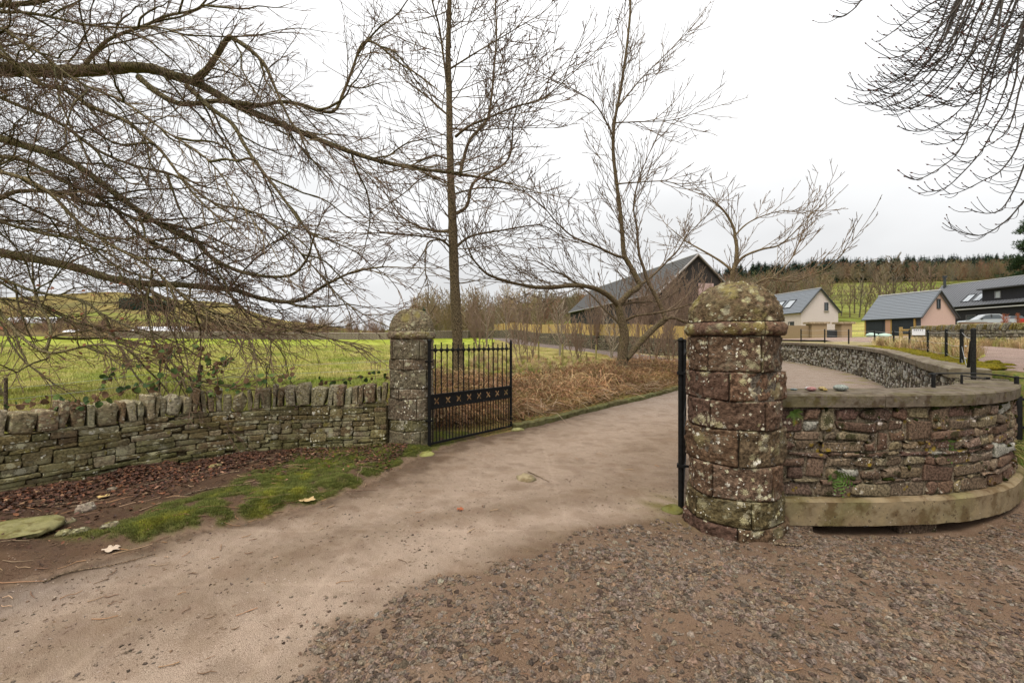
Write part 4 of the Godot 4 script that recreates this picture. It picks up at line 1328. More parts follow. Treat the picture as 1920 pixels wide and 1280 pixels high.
func build_fork_tree() -> void:
	rng.seed = 303
	var t := thing("forked_tree", "low-forking bare tree with curving stems in the brown scrub beyond the drive", "tree")
	var bark := Color(0.215, 0.16, 0.095)
	set_twigs(0.08, 0.045, [0.4, 0.6, 0.3], 0.44, 0.0095, 2, 0.62, Color(0.17, 0.125, 0.08), Color(0.13, 0.088, 0.068))
	var d := 15.8
	var tw := MB.new()
	var l := [
		[[[1163, 740], [1163, 721], [1166, 687], [1168, 656], [1171, 627], [1166, 601], [1160, 575], [1161, 565]], 0.0, 0.24, 0.11, 0.0, "trunk"],
		[[[1160, 572], [1142, 555], [1124, 544], [1106, 538], [1080, 535], [1035, 538], [1004, 538], [965, 531], [934, 522], [913, 513], [900, 501], [885, 482], [872, 450]], -1.5, 0.105, 0.02, 1.5, "branch"],
		[[[1162, 568], [1181, 549], [1199, 536], [1192, 518], [1181, 497], [1171, 479], [1168, 453], [1167, 437], [1163, 394], [1156, 341], [1150, 284], [1152, 232], [1161, 184], [1171, 122], [1178, 66], [1182, 13], [1180, -60]], 0.4, 0.115, 0.035, 1.4, "branch"],
		[[[1199, 534], [1212, 526], [1233, 508], [1257, 484], [1270, 471], [1290, 440], [1330, 400]], 1.0, 0.055, 0.012, 1.1, "branch"],
		[[[1172, 672], [1181, 664], [1199, 643], [1225, 617], [1249, 598]], 0.5, 0.14, 0.10, 0.0, "branch"],
		[[[1249, 600], [1244, 586], [1231, 557], [1215, 528], [1207, 502], [1199, 479], [1196, 450], [1195, 428], [1188, 385], [1200, 330], [1230, 260]], 0.5, 0.095, 0.012, 1.3, "branch"],
		[[[1246, 598], [1264, 596], [1290, 606], [1310, 610]], 0.2, 0.06, 0.03, 0.6, "branch"],
		[[[1170, 602], [1192, 592], [1225, 588], [1264, 580], [1303, 567], [1340, 555]], -1.0, 0.05, 0.012, 0.9, "branch"],
		[[[1166, 572], [1190, 567], [1220, 566], [1247, 560], [1280, 540]], 1.0, 0.04, 0.012, 0.9, "branch"],
		[[[1171, 482], [1155, 479], [1121, 463], [1093, 452], [1069, 440], [1042, 415], [1025, 394], [1010, 380]], -0.9, 0.055, 0.012, 1.2, "branch"],
		[[[1165, 612], [1156, 601], [1134, 580], [1113, 557], [1093, 541], [1060, 530], [1020, 530]], 1.2, 0.05, 0.012, 1.0, "branch"],
		[[[1115, 541], [1080, 530], [1056, 515], [1035, 508], [1012, 492], [985, 486]], 0.6, 0.045, 0.012, 1.0, "branch"],
		[[[1156, 345], [1190, 342], [1250, 340], [1290, 355]], -0.7, 0.03, 0.01, 1.0, "branch"],
		[[[1160, 200], [1200, 150], [1240, 110], [1290, 60]], 0.6, 0.03, 0.01, 1.2, "branch"],
		[[[1152, 260], [1120, 200], [1080, 170], [1040, 150]], -0.6, 0.03, 0.01, 1.1, "branch"],
		[[[1153, 230], [1200, 228], [1260, 225], [1310, 210]], -0.6, 0.025, 0.01, 1.0, "branch"]]
	for e in l:
		var line := limb(t, e[0], d, d + e[1] * 1.4, e[2], e[3], M.moss_bark if e[5] == "trunk" or e[2] > 0.1 else M.bark, bark, e[5])
		if e[4] > 0.0: sprout(tw, line, 0.27, e[4] * 1.9, e[4] * 1.3, 0.015, 0, 0.06, Vector3(0, 0.3, 0))
	part("twigs", tw, M.twig, t, "stuff")

func build_pillar_tree() -> void:
	rng.seed = 404
	var t := thing("spreading_tree", "bare spreading tree rising behind the dome of the right gate pillar", "tree")
	set_twigs(0.08, 0.05, [0.45, 0.7, 0.3], 0.44, 0.0125, 2, 0.62, Color(0.18, 0.13, 0.08), Color(0.14, 0.095, 0.07))
	var d := 22.0
	var bark := Color(0.28, 0.21, 0.12)
	var tw := MB.new()
	for e in [
		[[[1378, 720], [1377, 600], [1375, 527], [1374, 511], [1380, 493], [1382, 467], [1379, 445], [1375, 425], [1360, 398], [1335, 374]], 0.0, 0.17, 0.04, 1.1, "trunk"],
		[[[1372, 506], [1349, 488], [1313, 467], [1287, 452], [1260, 430]], 1.0, 0.07, 0.02, 1.3, "branch"],
		[[[1381, 494], [1398, 479], [1430, 467], [1455, 462], [1472, 452], [1495, 430], [1520, 400]], -1.0, 0.07, 0.015, 1.3, "branch"],
		[[[1376, 590], [1395, 560], [1418, 532], [1446, 522], [1487, 528], [1508, 521], [1543, 507], [1570, 486], [1590, 464]], -1.4, 0.07, 0.015, 1.2, "branch"],
		[[[1400, 556], [1432, 534], [1455, 515], [1472, 500], [1488, 479], [1502, 445], [1515, 410]], 1.2, 0.05, 0.012, 1.2, "branch"],
		[[[1378, 442], [1400, 420], [1430, 405], [1470, 395], [1530, 395]], 0.8, 0.045, 0.012, 1.2, "branch"]]:
		var line := limb(t, e[0], d, d + e[1] * 1.6, e[2], e[3], M.bark, bark, e[5])
		sprout(tw, line, 0.33, e[4] * 2.0, e[4] * 1.4, 0.018, 0, 0.25, Vector3(0, 0.3, 0))
	part("twigs", tw, M.twig, t, "stuff")

func build_hanging_tree() -> void:
	rng.seed = 505
	var t := thing("weeping_tree", "dark drooping branches with upturned bud tips hanging into the top right corner", "tree")
	var bark := Color(0.05, 0.042, 0.035)
	var trunk := MB.new()
	trunk.tube(PackedVector3Array([Vector3(10.2, 0.6, -5.4), Vector3(10.2, 3, -5.4), Vector3(10.0, 6.5, -5.5), Vector3(9.8, 11, -5.6)]), PackedFloat32Array([0.5, 0.42, 0.34, 0.2]), 14, bark, bark)
	part("trunk", trunk, M.bark, t)
	for e in [[Vector3(10.05, 6.0, -5.5), at(1980, -100, 6.2)], [Vector3(10.1, 4.6, -5.45), at(2005, -50, 6.0)], [Vector3(10.2, 3.6, -5.4), at(2005, 200, 6.0)], [Vector3(9.9, 7.5, -5.5), at(1780, -90, 6.1)]]:
		var lb := MB.new()
		lb.tube(smooth_line([e[0], (e[0] + e[1]) * 0.5 + Vector3(0, 0.5, 0), e[1]], 5), PackedFloat32Array([0.12, 0.11, 0.1, 0.09, 0.08, 0.07, 0.06, 0.05, 0.04, 0.03, 0.02]), 8, bark, bark)
		part("limb", lb, M.bark, t)
	var tw := MB.new()
	var stems := [
		[[1960, -120], [1900, -60], [1881, 0], [1870, 61], [1852, 104], [1841, 151], [1838, 187], [1820, 234], [1798, 284], [1766, 313], [1723, 336], [1698, 331]],
		[[2010, -60], [1950, 10], [1920, 25], [1895, 47], [1863, 75], [1830, 130], [1790, 180], [1750, 200], [1712, 196]],
		[[1990, -40], [1930, 20], [1913, 72], [1906, 144], [1888, 201], [1863, 244], [1838, 287], [1802, 327], [1773, 352], [1741, 359], [1723, 349]],
		[[2010, 250], [1960, 330], [1920, 377], [1888, 413], [1845, 440], [1809, 437], [1784, 428], [1770, 419]],
		[[2000, 150], [1945, 190], [1920, 237], [1906, 280], [1877, 320], [1845, 338], [1800, 360], [1766, 365]],
		[[1990, 200], [1940, 270], [1920, 313], [1905, 350], [1880, 390], [1850, 400], [1812, 390]],
		[[1900, -90], [1830, -30], [1790, 20], [1740, 70], [1690, 105], [1650, 108]],
		[[1880, -80], [1800, -20], [1740, 10], [1700, 40], [1660, 70], [1645, 77]],
		[[1910, -100], [1860, -20], [1830, 30], [1790, 80], [1740, 130], [1690, 150], [1636, 153]],
		[[1930, -100], [1880, 0], [1850, 60], [1810, 120], [1760, 170], [1700, 210], [1660, 215]],
		[[1660, -60], [1615, 0], [1600, 18], [1580, 30], [1565, 29]],
		[[1940, -80], [1895, 30], [1870, 110], [1845, 200], [1810, 250], [1770, 270], [1730, 265]],
		[[1960, -40], [1915, 60], [1895, 130], [1880, 180], [1850, 235], [1800, 250], [1760, 240]],
		[[2000, 60], [1940, 110], [1915, 160], [1900, 220], [1880, 255], [1840, 280]]]
	for k in 22:
		var sx := R(1790, 2000)
		var sy := R(-90, -10)
		var run := R(0.6, 1.25)
		stems.append([[sx, sy], [sx - 30 * run, sy + 70 * run], [sx - 55 * run, sy + 130 * run], [sx - 100 * run, sy + 185 * run], [sx - 150 * run, sy + 210 * run], [sx - 185 * run, sy + 203 * run]])
	for e in stems:
		var d0 := R(5.2, 6.8)
		var p := []
		for k in e.size(): p.append(at(e[k][0], e[k][1], d0 - 0.05 * k))
		var line := smooth_line(p, 4)
		var mb := MB.new()
		var rad := PackedFloat32Array()
		for k in line.size(): rad.append(lerpf(0.014, 0.0038, float(k) / (line.size() - 1)))
		mb.tube(line, rad, 5, bark, bark)
		part("branch", mb, M.twig, t)
		var ln := Line.new(line)
		bud(tw, ln.pos(ln.total()), ln.dir(ln.total()), 0.022)
		var s := ln.total() * 0.08
		while s < ln.total() * 0.97:
			var f := s / ln.total()
			var dd := ln.dir(s)
			var sidev := dd.cross(Vector3(0, 0, 1)).normalized() * (1 if rng.randf() < 0.5 else -1)
			var cd := (dd + sidev * R(0.3, 0.8) + Vector3(R(-0.4, 0.1), 0, R(-0.5, 0.5))).normalized()
			var len := R(0.15, 0.55) * (1.1 - 0.5 * f)
			var q := ln.pos(s)
			var pts := PackedVector3Array([q]); var rr := PackedFloat32Array([0.0055])
			for j in 5:
				cd = (cd + Vector3(-0.12, 0.10 + 0.06 * j, 0) + rv() * 0.08).normalized()
				q += cd * len / 5
				pts.append(q); rr.append(lerpf(0.005, 0.003, j / 4.0))
			tw.tube(pts, rr, 3, bark, bark)
			bud(tw, q, cd, R(0.012, 0.024))
			s += R(0.05, 0.13)
	part("twigs", tw, M.twig, t, "stuff")

func bud(mb: MB, p: Vector3, dir: Vector3, size: float) -> void:
	mb.tube(PackedVector3Array([p - dir * size * 0.3, p + dir * size * 0.4, p + dir * size * 1.3]), PackedFloat32Array([0.002, size * 0.42, 0.0005]), 4, Color(0.10, 0.035, 0.025), Color(0.13, 0.05, 0.03))

# generic bare tree for the middle and far distance: returns trunk and twig meshes
func bare_shape(h: float, r: float, first: float, lean: float, spread: float, cnt: int, lvl: int, col: Color, stems := 1) -> Array:
	var trunk := MB.new()
	var tw := MB.new()
	for st in stems:
		var p := Vector3(R(-0.2, 0.2) * (stems - 1) * 0.5, -0.3, R(-0.2, 0.2) * (stems - 1) * 0.5)
		var dir := Vector3(R(-lean, lean), 1, R(-lean, lean)).normalized()
		if stems > 1: dir = Vector3(p.x * 0.9, 1, p.z * 0.9).normalized()
		var pts := [p]
		for k in 9:
			dir = (dir + rv() * 0.10 + Vector3(0, 0.05, 0)).normalized()
			p += dir * (h * 0.92 + 0.3) / 9
			pts.append(p)
		var line := smooth_line(pts, 2)
		var rad := PackedFloat32Array()
		for k in line.size(): rad.append(lerpf(r, tw_min * 1.3, pow(float(k) / (line.size() - 1), 0.85)))
		trunk.tube(line, rad, 7, col, mixc(col, tw_c1, 0.5))
		var ln := Line.new(line)
		for k in cnt:
			var f := lerpf(first, 0.98, pow((k + rng.randf()) / cnt, 0.9))
			var dd := ln.dir(ln.total() * f)
			var a := k * 2.4 + R(-0.5, 0.5)
			var out := Vector3(cos(a), 0, sin(a))
			twig(tw, ln.pos(ln.total() * f), (dd * R(0.5, 1.0) + out * spread).normalized(), h * R(0.26, 0.46) * (1.15 - 0.75 * f), maxf(r * 0.4 * (1.1 - f), tw_min * 1.2), lvl)
	return [trunk, tw]

func plant_tree(called: String, label: String, shape: Array, where: Vector3, turn: float, size: float, group := "") -> Node3D:
	var t := thing(called, label, "tree", where, turn, group)
	t.scale = Vector3.ONE * size
	put("trunk", shape[0], t)
	put("crown", shape[1], t, "stuff")
	return t

func conifer_mesh(h: float, w: float, tiers: int, col: Color) -> MB:
	var mb := MB.new()
	mb.tube(PackedVector3Array([Vector3(0, -0.5, 0), Vector3(0, h * 0.97, 0)]), PackedFloat32Array([h * 0.014, 0.02]), 5, Color(0.07, 0.05, 0.035), Color(0.07, 0.05, 0.035))
	for k in tiers:
		var f := float(k) / tiers
		var y := h * (0.16 + 0.84 * f)
		var rad := w * pow(1.0 - f, 0.75) * R(0.7, 1.15) + 0.12
		var m := int(lerpf(9, 4, f))
		for j in m:
			var a := TAU * j / m + R(-0.4, 0.4)
			var o := Vector3(cos(a), 0, sin(a))
			var s := Vector3(-o.z, 0, o.x)
			var len := rad * R(0.65, 1.25)
			var c := vary(col, 0.35)
			var tip := o * len + Vector3(0, y - len * R(0.05, 0.4), 0)
			var root := Vector3(0, y + len * 0.12, 0)
			var wd := len * R(0.22, 0.4)
			for e in 3:   # a bough of three ragged sprays
				var off := Vector3(0, R(-0.12, 0.12) * len, 0)
				mb.face([root, root.lerp(tip, 0.55) + s * wd * (e - 0.4) + off, tip.lerp(root, 0.12 * e) + off * 0.6, root.lerp(tip, 0.6) + s * wd * (e - 1.6) - off], c)
	mb.flat = true
	return mb

# ------------------------------------------------------------------ buildings
func beam(mb: MB, a: Vector3, b: Vector3, r: float, col: Color) -> void:
	mb.bar(a, b, r, 4, col)

func slab(mb: MB, a: Vector3, b: Vector3, c: Vector3, d: Vector3, thick: float, col: Color) -> void:   # a, b, c, d counter-clockwise from outside
	var n := (b - a).cross(c - a).normalized() * thick
	mb.face([a, b, c, d], col)
	mb.face([d - n, c - n, b - n, a - n], col)
	var q := [a, b, c, d]
	for k in 4: mb.face([q[k], q[k] - n, q[(k + 1) % 4] - n, q[(k + 1) % 4]], col)

class Gable:   # a gabled block: near gable end from left to right corner, running back along L
	var a: Vector3; var b: Vector3; var back: Vector3; var eave: float; var ridge: float; var base: float
	func p(u: float, y: float, l: float) -> Vector3:   # u 0..1 across the gable, l metres back
		var q := a.lerp(b, u) + back * l
		return Vector3(q.x, y, q.z)
	func roof_y(u: float) -> float: return lerpf(eave, ridge, 1.0 - absf(u - 0.5) * 2.0)

func gable_block(t: Node3D, g: Gable, L: float, wall_m: Material, wall_c: Color, side_c: Color, roof_m: Material, roof_c: Color, trim: Color) -> void:
	var mb := MB.new()
	mb.face([g.p(0, g.base, 0), g.p(1, g.base, 0), g.p(1, g.eave, 0), g.p(0.5, g.ridge, 0), g.p(0, g.eave, 0)], wall_c)
	part("gable_wall", mb, wall_m, t)
	mb = MB.new()
	mb.face([g.p(1, g.base, L), g.p(0, g.base, L), g.p(0, g.eave, L), g.p(0.5, g.ridge, L), g.p(1, g.eave, L)], wall_c)
	part("gable_wall", mb, wall_m, t)
	mb = MB.new()
	mb.face([g.p(0, g.base, L), g.p(0, g.base, 0), g.p(0, g.eave, 0), g.p(0, g.eave, L)], side_c)
	part("side_wall", mb, wall_m, t)
	mb = MB.new()
	mb.face([g.p(1, g.base, 0), g.p(1, g.base, L), g.p(1, g.eave, L), g.p(1, g.eave, 0)], side_c)
	part("side_wall", mb, wall_m, t)
	for s in [0, 1]:
		mb = MB.new()
		var u0 := -0.05 if s == 0 else 1.05
		var y0 := g.roof_y(0.0) - (g.ridge - g.eave) * 0.1 + 0.1
		if s == 0: slab(mb, g.p(u0, y0, L + 0.2), g.p(u0, y0, -0.2), g.p(0.5, g.ridge + 0.12, -0.2), g.p(0.5, g.ridge + 0.12, L + 0.2), 0.12, roof_c)
		else: slab(mb, g.p(u0, y0, -0.2), g.p(u0, y0, L + 0.2), g.p(0.5, g.ridge + 0.12, L + 0.2), g.p(0.5, g.ridge + 0.12, -0.2), 0.12, roof_c)
		var o := part("roof_slope", mb, roof_m, t)
		if roof_m == M.slate:   # lapped slate courses
			var sc := MB.new()
			for k in range(1, 16):
				var f := k / 16.0
				var uu := lerpf(u0, 0.5, f)
				var yy := lerpf(y0, g.ridge + 0.12, f) + 0.012
				sc.bar(g.p(uu, yy, -0.19), g.p(uu, yy, L + 0.19), 0.022, 4, roof_c * (0.62 + 0.2 * (k % 2)))
			part("slate_courses", sc, roof_m, o, "stuff")
		var vg := MB.new()
		beam(vg, g.p(u0, y0 - 0.06, -0.24), g.p(0.5, g.ridge + 0.05, -0.24), 0.11, trim)
		part("bargeboard", vg, M.painted, o)
		var gut := MB.new()
		gut.bar(g.p(u0, y0 - 0.03, -0.2), g.p(u0, y0 - 0.03, L + 0.2), 0.07, 6, trim)
		part("gutter", gut, M.painted, o)
	mb = MB.new()
	mb.bar(g.p(0.5, g.ridge + 0.13, -0.22), g.p(0.5, g.ridge + 0.13, L + 0.22), 0.09, 6, Color(0.48, 0.49, 0.5))
	part("ridge_tiles", mb, M.render, t)

func opening(t: Node, called: String, o: Vector3, x: Vector3, y: Vector3, n: Vector3, w: float, h: float, frame: Color, glass: Material, sill := false) -> void:
	# a frame standing proud of its wall with a pane set back inside it; o is the centre of the opening on the wall
	var f := MB.new()
	var th := 0.05
	for e in [[-1, 0], [1, 0]]: f.box(o + x * e[0] * (w * 0.5) + n * 0.02, x * th, y * (h * 0.5 + th), n * 0.06, frame)
	for e in [[0, -1], [0, 1]]: f.box(o + y * e[1] * (h * 0.5) + n * 0.02, x * (w * 0.5 - th), y * th, n * 0.06, frame)
	var fr := part(called, f, M.painted, t)
	var p := MB.new()
	p.box(o + n * 0.012, x * (w * 0.5 - th), y * (h * 0.5 - th), n * 0.008, Color.WHITE)
	part("pane", p, glass, fr)
	if sill:
		var s := MB.new()
		s.box(o - y * (h * 0.5 + 0.12) + n * 0.05, x * (w * 0.5 + 0.12), y * 0.06, n * 0.08, Color(0.42, 0.38, 0.33))
		part("sill", s, M.render, fr)

func build_houses() -> void:
	rng.seed = 606
	var dark := Color(0.022, 0.024, 0.028)
	# cream house
	var t := thing("cream_house", "cream rendered house with grey slate roof and a narrow gable window", "house")
	var g := Gable.new()
	g.a = Vector3(39.45, 0, -62); g.b = Vector3(44.5, 0, -62); g.back = Vector3(-0.07, 0, -1).normalized()
	g.base = 1.2; g.eave = 5.75; g.ridge = 8.75
	gable_block(t, g, 13.0, M.render, Color(0.70, 0.625, 0.615), Color(0.69, 0.615, 0.58), M.slate, Color(0.235, 0.255, 0.29), dark)
	var X := Vector3(1, 0, 0); var Y := Vector3.UP; var Z := Vector3(0, 0, 1)
	opening(t, "gable_window", Vector3(42.86, 6.35, -62), X, Y, Z, 0.42, 1.0, dark, M.glass, true)
	opening(t, "side_window", Vector3(39.31, 3.85, -64.0), Vector3(0, 0, 1), Y, Vector3(-1, 0, 0), 1.1, 0.95, dark, M.glass)
	for k in 2:
		var l := 3.6 + k * 2.3
		var slope := (g.p(0.5, g.ridge, l) - g.p(0, g.eave, l)).normalized()
		var side := Vector3(0.07, 0, 1).normalized()
		opening(t, "rooflight", g.p(0.18, g.roof_y(0.18) + 0.16, l), side, slope, side.cross(slope), 1.5, 1.5, dark, M.skylight)
	# garage
	t = thing("brick_garage", "small pink brick garage with slate roof and two dark doors", "garage")
	g = Gable.new()
	var A := Vector3(43.1, 0, -47.9)
	g.a = A; g.b = Vector3(47.6, 0, -48.8); g.back = Vector3(-0.2, 0, -0.98)
	g.base = 1.5; g.eave = 4.3; g.ridge = 6.9
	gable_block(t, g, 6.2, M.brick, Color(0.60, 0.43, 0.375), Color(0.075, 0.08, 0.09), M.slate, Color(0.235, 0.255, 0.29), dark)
	var gx := (g.b - g.a).normalized()
	var gn := Y.cross(gx) * -1.0
	opening(t, "gable_window", g.p(0.5, 5.6, 0), gx, Y, -gn if gn.z < 0 else gn, 0.36, 0.95, dark, M.glass)
	var sx := -g.back
	var sn := Y.cross(sx) * -1.0
	for e in [[1.9, 2.5, "garage_door", Color(0.035, 0.042, 0.048), 2.25], [5.0, 2.1, "garage_door", Color(0.035, 0.042, 0.048), 2.25], [3.35, 0.55, "brick_pier", Color(0.45, 0.27, 0.19), 2.3], [0.55, 0.16, "timber_post", Color(0.50, 0.32, 0.10), 2.3], [3.0, 0.12, "timber_post", Color(0.50, 0.32, 0.10), 2.3], [6.0, 0.14, "timber_post", Color(0.50, 0.32, 0.10), 2.3]]:
		var mb := MB.new()
		mb.box(g.p(0, 1.85 + e[4] * 0.5, e[0]) + sn * 0.05, sx * e[1] * 0.5, Y * e[4] * 0.5, sn * (0.05 if e[2] == "garage_door" else 0.09), e[3])
		part(e[2], mb, M.brick if e[2] == "brick_pier" else M.timber, t)
	# black house
	t = thing("black_house", "long black clad house with ribbed metal roof, dormer and two rooflights", "house")
	g = Gable.new()
	g.a = Vector3(70, 0, -40); g.b = Vector3(78, 0, -40); g.back = Vector3(0, 0, -1)
	g.base = 2.2; g.eave = 7.3; g.ridge = 11.0
	var L := 38.0
	gable_block(t, g, L, M.timber, Color(0.03, 0.031, 0.035), Color(0.028, 0.03, 0.034), M.painted, Color(0.095, 0.10, 0.11), dark)
	var ribs := MB.new()
	var k := 0.0
	while k < L + 0.2:
		beam(ribs, g.p(-0.05, 7.09, k), g.p(0.5, g.ridge + 0.13, k), 0.035, Color(0.06, 0.063, 0.07))
		k += 0.45
	part("roof_ribs", ribs, M.painted, t, "stuff")
	var dm := MB.new()
	dm.box(Vector3(71.3, 8.2, -64.6), Vector3(1.15, 0, 0), Vector3(0, 1.05, 0), Vector3(0, 0, 3.2), Color(0.033, 0.035, 0.042))
	var dorm := part("dormer", dm, M.timber, t)
	dm = MB.new()
	dm.box(Vector3(71.2, 9.32, -64.6), Vector3(1.5, 0, 0), Vector3(0, 0.09, 0), Vector3(0, 0, 3.6), Color(0.03, 0.03, 0.034))
	part("dormer_roof", dm, M.painted, dorm)
	opening(t, "dormer_window", Vector3(70.14, 8.35, -65.6), Z, Y, Vector3(-1, 0, 0), 0.75, 0.95, Color(0.1, 0.1, 0.11), M.skylight)
	opening(t, "door_window", Vector3(70.0, 5.1, -69.3), Z, Y, Vector3(-1, 0, 0), 1.4, 1.0, Color(0.06, 0.06, 0.065), M.glass)
	for e in [-70.6, -68.9]:
		var slope := (g.p(0.5, g.ridge, 0) - g.p(0, g.eave, 0)).normalized()
		opening(t, "rooflight", Vector3(70.95, 8.32, e), Z, slope, Z.cross(slope), 1.2, 1.7, dark, M.skylight)
	var fl := MB.new()
	fl.bar(Vector3(73.6, 10.5, -77.3), Vector3(73.6, 12.4, -77.3), 0.2, 8, dark)
	fl.bar(Vector3(73.6, 12.4, -77.3), Vector3(73.6, 12.75, -77.3), 0.32, 8, dark)
	part("flue", fl, M.painted, t)
	var gt := MB.new()
	gt.box(Vector3(69.8, 6.55, -59), Vector3(0.09, 0, 0), Vector3(0, 0.08, 0), Vector3(0, 0, 17), Color(0.40, 0.40, 0.40))
	part("pale_gutter", gt, M.painted, t)
	# dark barn beyond the trees
	t = thing("slate_barn", "big dark barn with pale slate roof and steep gable behind the bare trees", "barn")
	g = Gable.new()
	g.a = Vector3(14.6, 0, -44.4); g.b = Vector3(22.0, 0, -45.5); g.back = Vector3(-0.16, 0, -0.987)
	g.base = 0.8; g.eave = 6.6; g.ridge = 10.1
	gable_block(t, g, 31.0, M.timber, Color(0.055, 0.048, 0.044), Color(0.05, 0.048, 0.05), M.slate, Color(0.125, 0.122, 0.122), Color(0.22, 0.20, 0.19))
	var pk := MB.new()
	var bx := (g.b - g.a).normalized()
	pk.box(g.p(0.62, 6.6, 0) + Vector3(0, 0, 0.1), bx * 0.8, Y * 0.75, bx.cross(Y) * 0.06, Color(0.55, 0.40, 0.38))
	part("pink_panel", pk, M.render, t)
	for e in [[24.5, Color(0.30, 0.42, 0.06)], [23.0, Color(0.55, 0.30, 0.08)], [21.6, Color(0.30, 0.42, 0.06)]]:
		var mb := MB.new()
		mb.box(g.p(0, 3.0, e[0]) - Vector3(0.1, 0, 0), g.back * 0.5, Y * 1.1, bx * 0.05, e[1])
		part("painted_door", mb, M.painted, t)
	# roadside wall with a board fence on it
	var line := plan(ROAD_WALL)
	var w := thing("roadside_wall", "low dark rubble wall along the far road below the new board fence", "stone wall")
	var yb := func(s): var p = line.pos(s); return H(p.x, -p.z - 0.6)
	var core := MB.new()
	swept(core, line, 0, line.total(), [[0.15, -0.5], [0.15, 1.1], [-0.15, 1.1], [-0.15, -0.5]], 1.2, Color(0.165, 0.13, 0.085), 0.0, yb)
	part("rubble_core", core, M.soil, w)
	var st := MB.new()
	for e in courses(line, 0, line.total() * 0.82, yb, func(s): return yb.call(s) + 1.12, 0.09, 0.17, 0.16, 0.45, 0.02):
		var p := line.pos(e[0]); var u := line.dir(e[0]); var n := Vector3(u.z, 0, -u.x)
		stone(st, p + Y * e[1] + n * 0.16, Y.cross(n), Y, n, e[2], e[3], 0.1, vary([Color(0.19, 0.15, 0.10), Color(0.13, 0.10, 0.07), Color(0.16, 0.14, 0.08)][rng.randi() % 3], 0.25), 0.02, 0.02, 0.01, 1)
	part("stones", st, M.far_stone, w, "stuff")
	var fence := thing("board_fence", "new golden close-boarded fence on top of the roadside wall", "fence")
	var s := 1.0
	while s < line.total() * 0.72:
		var e := s + 2.4
		var mb := MB.new()
		var q := s
		while q < e - 0.05:
			var p := line.pos(q + 0.07); var u := line.dir(q + 0.07)
			var y0: float = yb.call(q) + 1.14
			mb.box(p + Y * (y0 + 0.42), u * 0.062, Y * (0.42 + R(-0.01, 0.01)), u.cross(Y) * 0.012, vary(Color(0.66, 0.47, 0.17), 0.16))
			q += 0.135
		part("panel", mb, M.timber, fence)
		var pm := MB.new()
		var pp := line.pos(s); var uu := line.dir(s)
		pm.box(pp + Y * (yb.call(s) + 1.58) + Vector3(uu.z, 0, -uu.x) * 0.05, uu * 0.05, Y * 0.47, uu.cross(Y) * 0.05, Color(0.42, 0.27, 0.09))
		part("post", pm, M.timber, fence)
		s = e

